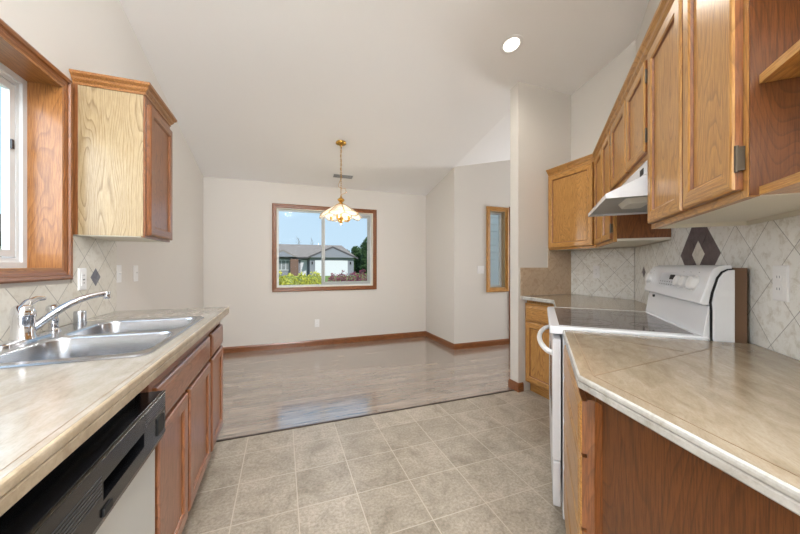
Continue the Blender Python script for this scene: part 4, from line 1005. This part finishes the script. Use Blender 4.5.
# fill globes added out of view behind the camera to brighten walls and ceiling
def globe(x, y, z, e, label):
    t = Thing('fill_globe', FW, (x, y, ceil(x, y)), label, 'lamp')
    bm = B(); tube(bm, [(x, y, ceil(x, y) - .012), (x, y, z + .17)], .006, 8); t.part('stem', bm, 'brass')
    bm = B(); lathe(bm, [(.05, .17), (.06, .15), (.05, .14)], (x, y, z), 20); t.part('cap', bm, 'brass')
    bm = B(); lathe(bm, [(.16 * math.sin(math.pi * k / 12) + .001, -.16 * math.cos(math.pi * k / 12)) for k in range(13)], (x, y, z), 24); t.part('globe', bm, 'globe', smooth=True)
    light('fill_globe_light', 'POINT', (x, y, z), (0, 0, 0), e, (.88, .94, 1), .165)
globe(.2, -1.5, 3.05, 270, 'added unseen fill globe behind the camera, nearer the kitchen')
globe(1.5, -2.5, 3.0, 150, 'added unseen fill globe behind the camera, nearer the patio door')
# unseen ceiling lights added behind the camera as fill
for (x, y, e) in ((-.1, .35, 20), (.9, -1.3, 26), (.2, -2.6, 18)):
    downlight(x, y, 'unseen recessed light added as fill behind the camera position, %s' % {20: 'nearest the sink', 26: 'in the middle of the family room', 18: 'nearest the patio door'}[e])
    light('downlight_lamp', 'AREA', (x, y, ceil(x, y) - .04), (0, 0, 0), e, (.9, .95, 1), .3)

t = ceil_empty('ceiling_vent', .82, 4.5, 'thin grey vent slot in the ceiling behind the hanging lamp', 'vent')
bm = B(); frame_rings_pts = [(-.15, -.05), (.15, -.05), (.15, .05), (-.15, .05)]; box(bm, -.15, .15, -.05, .05, -.006, -.001); cpart('vent_frame', bm, 'white_plastic', t)
bm = B()
for i in range(6): box(bm, -.135, .135, -.042 + i * .0155, -.034 + i * .0155, -.0085, -.006)
cpart('louvre', bm, 'greymark', t)

# pendant lamp
PX, PY = .656, 3.735; PZ = ceil(PX, PY)
t = Thing('pendant_lamp', FW, (PX, PY, PZ), 'brass and glass pendant lamp with a scalloped bell shade before the back window', 'lamp')
bm = B(); lathe(bm, [(.062, .012), (.062, -.004), (.055, -.014), (.03, -.022), (.012, -.03), (.008, -.04)], (PX, PY, PZ - .003), 28); t.part('canopy', bm, 'brass', smooth=True)
def link(bm, c, rot, L_=.034, W_=.018, r=.0022):
    pts = []
    for k in range(13):
        a_ = 2 * math.pi * k / 12; x = W_ / 2 * math.cos(a_); z = L_ / 2 * math.sin(a_); pts.append((c[0] + x * math.cos(rot), c[1] + x * math.sin(rot), c[2] + z))
    tube(bm, pts, r, 6, caps=False)
bm = B(); z = PZ - .05; i = 0
while z > 2.05: link(bm, (PX, PY, z), (i % 2) * math.pi / 2); z -= .026; i += 1
ch = t.part('chain', bm, 'brass', smooth=True)
bm = B(); pts = [(PX + .004 * math.sin(k * 1.1), PY + .004 * math.cos(k * 1.1), PZ - .03 - (PZ - 2.22) * k / 16) for k in range(15)]
pts += [(PX - .028, PY, 2.17), (PX - .03, PY, 2.14), (PX + .01, PY, 2.12), (PX + .045, PY, 2.13), (PX + .062, PY, 2.09), (PX + .05, PY, 2.07), (PX + .012, PY, 2.055), (PX, PY, 2.045)]
tube(bm, pts, .0028, 6); t.part('cord', bm, 'brass')
bm = B(); lathe(bm, [(.005, 2.045), (.010, 2.03), (.010, 2.02), (.018, 2.012), (.040, 1.995), (.044, 1.985), (.036, 1.975), (.022, 1.962), (.016, 1.950), (.034, 1.940), (.040, 1.930), (.012, 1.922)], (PX, PY, 0), 8); t.part('finial', bm, 'brass')
# shade: 8 glass gores with scalloped flared lip, brass ribs
NG = 8; sub = 6
def shade_pt(a_, v, frac):
    # v 0..1 top to rim, frac 0..1 inside gore
    r = .04 + .20 * v; z = 1.932 - .130 * v ** 1.15
    bulge = math.sin(math.pi * frac)
    r += .012 * bulge * v; 
    if v > .82: z -= .038 * bulge * (v - .82) / .18; r += 0
    return (PX + r * math.cos(a_), PY + r * math.sin(a_), z)
bm = B(); nv = 9; N_ = NG * sub; rows = []
for j in range(nv + 1): rows.append([bm.verts.new(shade_pt(2 * math.pi * k / N_, j / nv, (k % sub) / sub)) for k in range(N_)])
for p, q in zip(rows, rows[1:]):
    for k in range(N_): bm.faces.new((p[k], p[(k + 1) % N_], q[(k + 1) % N_], q[k]))
sh = t.part('lamp_shade', bm, 'shade_glass', smooth=True, label='clear bevelled glass shade with scalloped rim')
so = sh.modifiers.new('thick', 'SOLIDIFY'); so.thickness = .003
bm = B()
for g in range(NG): tube(bm, [shade_pt(2 * math.pi * g / NG, v / 9, 0) for v in range(10)], .0042, 6)
for k in range(N_): tube(bm, [shade_pt(2 * math.pi * k / N_, 1, (k % sub) / sub), shade_pt(2 * math.pi * (k + 1) / N_, 1, ((k + 1) % sub) / sub)], .0025, 5)
for k in range(N_): tube(bm, [shade_pt(2 * math.pi * k / N_, .80, (k % sub) / sub), shade_pt(2 * math.pi * (k + 1) / N_, .80, ((k + 1) % sub) / sub)], .0018, 5)
t.part('shade_rib', bm, 'brass', parent=sh)
bm = B(); lathe(bm, [(.008, 1.925), (.008, 1.79), (.02, 1.78), (.03, 1.765), (.022, 1.745), (.012, 1.73), (.018, 1.72), (.014, 1.705), (.004, 1.695)], (PX, PY, 0), 16); hub = t.part('hub', bm, 'brass', smooth=True)
for g in range(5):
    an = 2 * math.pi * g / 5 + .4; dx, dy = math.cos(an), math.sin(an)
    bm = B(); tube(bm, [(PX + .02 * dx, PY + .02 * dy, 1.765), (PX + .06 * dx, PY + .06 * dy, 1.735), (PX + .10 * dx, PY + .10 * dy, 1.735), (PX + .115 * dx, PY + .115 * dy, 1.755)], .005, 8)
    lathe(bm, [(.012, 1.75), (.014, 1.765), (.011, 1.79)], (PX + .115 * dx, PY + .115 * dy, 0), 12); ar = t.part('arm', bm, 'brass', smooth=True)
    bm = B(); lathe(bm, [(.008, 1.79), (.013, 1.802), (.014, 1.815), (.008, 1.835), (.002, 1.848)], (PX + .115 * dx, PY + .115 * dy, 0), 12); t.part('bulb', bm, 'bulb', parent=ar, smooth=True)
light('pendant_glow', 'POINT', (PX, PY, 1.64), (0, 0, 0), 13, (1, .97, .94), .05)

# ------------------------------------------------------------------ outside
single('ground_lawn', bx(-60, 70, YB + .5, 90, -.25, -.12), 'grass', FW, (0, 0, 0), kind='structure')
# house across the street
HY = 44.0
t = Thing('neighbour_house', FW, (4.0, HY, -.15), 'grey ranch house with white garage door and grey shingle roof seen through the back window', 'house')
g = -.15
bm = B(); box(bm, -8, 9.2, HY, HY + 9, g, 2.38); prism(bm, [(3.4, HY - 1.5), (9.2, HY - 1.5), (9.2, HY), (3.4, HY)], g, 2.38)
t.part('wall', bm, 'siding_grey')
bm = B()   # main roof: hip prism
def tri_roof(bm, pts, faces, mi=0):
    v = [bm.verts.new(p) for p in pts]
    for f in faces: bm.faces.new([v[i] for i in f]).material_index = mi
tri_roof(bm, [(-9, HY - .6, 2.38), (9.8, HY - .6, 2.38), (9.8, HY + 9.6, 2.38), (-9, HY + 9.6, 2.38), (-5, HY + 4.5, 4.35), (8.6, HY + 4.5, 4.35)], [(0, 1, 5, 4), (1, 2, 5), (2, 3, 4, 5), (3, 0, 4), (3, 2, 1, 0)])
rf = t.part('roof', bm, 'roof')
bm = B(); tri_roof(bm, [(2.9, HY - 1.9, 2.30), (9.7, HY - 1.9, 2.30), (6.3, HY - 1.9, 3.78), (2.9, HY + 4, 2.30), (9.7, HY + 4, 2.30), (6.3, HY + 4, 3.78)], [(0, 1, 2), (3, 5, 4), (0, 2, 5, 3), (2, 1, 4, 5), (0, 3, 4, 1)])
t.part('gable_roof', bm, 'roof')
bm = B(); tri_roof(bm, [(3.4, HY - 1.92, 2.30), (9.2, HY - 1.92, 2.30), (6.3, HY - 1.92, 3.56), (3.4, HY - 1.96, 2.30), (9.2, HY - 1.96, 2.30), (6.3, HY - 1.96, 3.56)], [(3, 4, 5), (0, 1, 4, 3), (1, 2, 5, 4), (2, 0, 3, 5)]); t.part('gable_wall', bm, 'siding_grey')
bm = B()
for p, q in (((2.9, 2.30), (6.3, 3.80)), ((6.3, 3.80), (9.7, 2.30))):
    v = [bm.verts.new(x) for x in ((p[0], HY - 2.0, p[1]), (q[0], HY - 2.0, q[1]), (q[0], HY - 2.0, q[1] - .2), (p[0], HY - 2.0, p[1] - .2), (p[0], HY - 1.9, p[1]), (q[0], HY - 1.9, q[1]), (q[0], HY - 1.9, q[1] - .2), (p[0], HY - 1.9, p[1] - .2))]
    for f in [(0, 1, 2, 3), (7, 6, 5, 4), (0, 4, 5, 1), (3, 2, 6, 7), (0, 3, 7, 4), (1, 5, 6, 2)]: bm.faces.new([v[i] for i in f])
box(bm, -8.5, 2.9, HY - .72, HY - .6, 2.2, 2.38)
t.part('fascia', bm, 'fascia')
bm = B(); tri_roof(bm, [(-1.6, HY - 1.0, 2.38), (1.8, HY - 1.0, 2.38), (.1, HY - 1.0, 3.3), (-1.6, HY + 2.4, 2.5), (1.8, HY + 2.4, 2.5), (.1, HY + 2.4, 3.3)], [(0, 1, 2), (3, 5, 4), (0, 2, 5, 3), (2, 1, 4, 5), (0, 3, 4, 1)]); t.part('porch_gable_roof', bm, 'roof')
bm = B(); tri_roof(bm, [(-1.25, HY - 1.03, 2.38), (1.45, HY - 1.03, 2.38), (.1, HY - 1.03, 3.1), (-1.25, HY - 1.06, 2.38), (1.45, HY - 1.06, 2.38), (.1, HY - 1.06, 3.1)], [(3, 4, 5), (0, 1, 4, 3), (1, 2, 5, 4), (2, 0, 3, 5)]); t.part('porch_gable_wall', bm, 'siding_grey')
t.part('brick_panel', bx(1.0, 2.0, HY - .9, HY, g, 2.1), 'brick')
fr = t.part('window', bx(-.55, .92, HY - .08, HY, .6, 2.0), 'garage')
bm = B()
for x0, x1 in ((-.47, -.1), (-.03, .42), (.5, .85)): box(bm, x0, x1, HY - .1, HY - .07, .7, 1.9)
t.part('pane', bm, 'greymark', parent=fr)
t.part('front_door', bx(2.3, 3.15, HY - .1, HY, g, 1.98), 'garage')
bm = B(); frame_rings(bm, 4.05, 8.35, g, 1.92, [(0, HY - 1.5), (0, HY - 1.6), (.0, HY - 1.6)][:2], 0, 0); 
for i in range(1, 4): box(bm, 4.05, 8.35, HY - 1.61, HY - 1.6, g + i * .5, g + i * .5 + .02)
t.part('garage_door', bm, 'garage')
for x in (3.7, 8.75): t.part('wall_lamp', bx(x - .07, x + .07, HY - 1.62, HY - 1.5, 1.4, 1.75), 'slot')

def leafy(name, mats, blobs, n, size, label, cat, base, stem=None, group=None):
    """blobs: (cx, cy, cz, rx, ry, rz)"""
    t = Thing(name, FW, base, label, cat, group); bm = B(); rnd = random.Random(len(label) * 7 + n)
    vols = [b[3] * b[4] * b[5] for b in blobs]; tot = sum(vols)
    for b, v_ in zip(blobs, vols):
        for _ in range(int(n * v_ / tot)):
            d = Vector((rnd.gauss(0, 1), rnd.gauss(0, 1), rnd.gauss(0, 1))).normalized() * (rnd.random() ** .25)
            p = Vector((b[0] + d.x * b[3], b[1] + d.y * b[4], b[2] + d.z * b[5]))
            u = Vector((rnd.gauss(0, 1), rnd.gauss(0, 1), rnd.gauss(0, 1))).normalized(); w_ = u.orthogonal().normalized(); sz = size * rnd.uniform(.6, 1.3)
            q = [p + u * sz, p + w_ * sz * .45, p - u * sz, p - w_ * sz * .45]
            bm.faces.new([bm.verts.new(x) for x in q]).material_index = 0 if rnd.random() < .7 else 1
    fo = finish('foliage', bm, mats, base, merge=False); fo.parent = t.o
    if stem:
        bm = B()
        for (p, q, r0, r1) in stem: tube(bm, [p, tuple((Vector(p) + Vector(q)) / 2), q], [r0, (r0 + r1) / 2, r1], 7)
        t.part('trunk', bm, 'bark')
    return t
leafy('hedge', ['hedge', 'hedge2'], [(-.62 + i * .26, 7.2 + .05 * (i % 2), .42, .27, .33, .62 + .03 * (i % 3)) for i in range(6)], 9000, .036,
      'yellow-green leafy hedge outside the left pane of the back window', 'hedge', (.2, 7.2, -.12), [((-.62 + i * .26, 7.2, -.12), (-.62 + i * .26, 7.2, .5), .02, .01) for i in range(6)])
leafy('flowering_shrub', ['maroon', 'maroon2'], [(1.17 + i * .24, 7.6 + .08 * (i % 2), .38, .22, .33, .66 + .05 * i / 3 + .03 * (i % 2)) for i in range(6)], 8000, .035,
      'maroon leaved shrub outside the right pane of the back window', 'shrub', (1.7, 7.6, -.12), [((1.17 + i * .24, 7.6, -.12), (1.17 + i * .24, 7.6, .5), .02, .01) for i in range(6)])
for i, (x, y, h, r_, lab) in enumerate(((11.6, 61, 4.4, 1.5, 'shortest dark evergreen tree, right behind the garage roof slope'),
        (12.9, 57.5, 4.9, 1.5, 'second dark evergreen tree right of the grey house, next to the shortest'), (15.6, 61.5, 6.0, 1.7, 'evergreen tree behind the tallest one at the window edge'),
        (14.2, 53.5, 6.3, 1.5, 'tallest dark evergreen tree at the right edge of the back window'))):
    leafy('evergreen_tree', ['tree', 'tree2'], [(x, y, h * (.15 + .17 * k), r_ * (1 - .10 * k), r_ * (1 - .10 * k), h * .17) for k in range(5)], 5000, .2, lab, 'tree', (x, y, -.12), [((x, y, -.12), (x, y, h * .9), .15, .04)], 'evergreens beyond the grey house')
# bare saplings behind the roof
def sapling(x, y, h, lab):
    bm = B(); rnd = random.Random(int(x * 10)); tube(bm, [(x, y, -.12), (x, y, h * .6), (x + .1, y, h)], [.06, .04, .015], 6)
    for k in range(14):
        z = h * rnd.uniform(.5, .95); an = rnd.uniform(0, 6.28); l = rnd.uniform(.4, .9)
        tube(bm, [(x, y, z), (x + l * .6 * math.cos(an), y + l * .6 * math.sin(an), z + l)], [.02, .008], 5)
    single('bare_tree', bm, 'bark', FW, (x, y, -.12), lab, 'tree', 'bare trees behind the grey house')
sapling(2.6, 56, 5.9, 'thin leafless sapling left of centre above the grey roof'); sapling(5.0, 58, 5.9, 'leafless sapling above the grey roof close to the window mullion')
# seen through the sink window: house and bare bush
t = Thing('neighbour_house', FW, (-13.5, 21, -.15), 'dark roofed house glimpsed through the sink window at the left edge', 'house')
t.part('wall', bx(-18.5, -12.6, 19, 26, -.15, 2.2), 'siding_white')
bm = B(); tri_roof(bm, [(-19, 18.6, 2.15), (-12.2, 18.6, 2.15), (-12.2, 26.4, 2.15), (-19, 26.4, 2.15), (-19, 22.5, 3.9), (-12.2, 22.5, 3.9)], [(0, 1, 5, 4), (1, 2, 5), (2, 3, 4, 5), (3, 0, 4), (3, 2, 1, 0)]); t.part('roof', bm, 'dark_roof')
single('side_lawn', bx(-60, XL - .5, -10, YB + .5, -.25, -.12), 'grass', FW, (0, 0, 0), kind='structure')
bm = B(); rnd = random.Random(3)
for k in range(90):
    x, y = -5.0 + rnd.uniform(-.5, .5), 8.0 + rnd.uniform(-.5, .5); an = rnd.uniform(0, 6.28); l = rnd.uniform(.2, .6)
    tube(bm, [(-5.0, 8.0, -.12), (x, y, .9 + rnd.uniform(-.2, .3)), (x + l * .5 * math.cos(an), y + l * .5 * math.sin(an), 1.25 + l * .6)], [.012, .008, .004], 4)
single('bare_bush', bm, 'bark', FW, (-5.0, 8.0, -.12), 'leafless bush outside the sink window', 'bush')
# siding wall of the entry porch seen through the narrow window
bm = B()
for i in range(19):
    z = .0 + i * .15; v = [bm.verts.new(p) for p in ((3.2, 5.6, z), (5.2, 5.6, z), (5.2, 5.615, z + .148), (3.2, 5.615, z + .148), (3.2, 5.7, z), (5.2, 5.7, z), (5.2, 5.7, z + .148), (3.2, 5.7, z + .148))]
    for f in [(0, 1, 2, 3), (7, 6, 5, 4), (0, 4, 5, 1), (3, 2, 6, 7), (0, 3, 7, 4), (1, 5, 6, 2)]: bm.faces.new([v[i_] for i_ in f])
single('wall_porch', bm, 'siding_white', FW, (0, 0, 0), kind='structure')
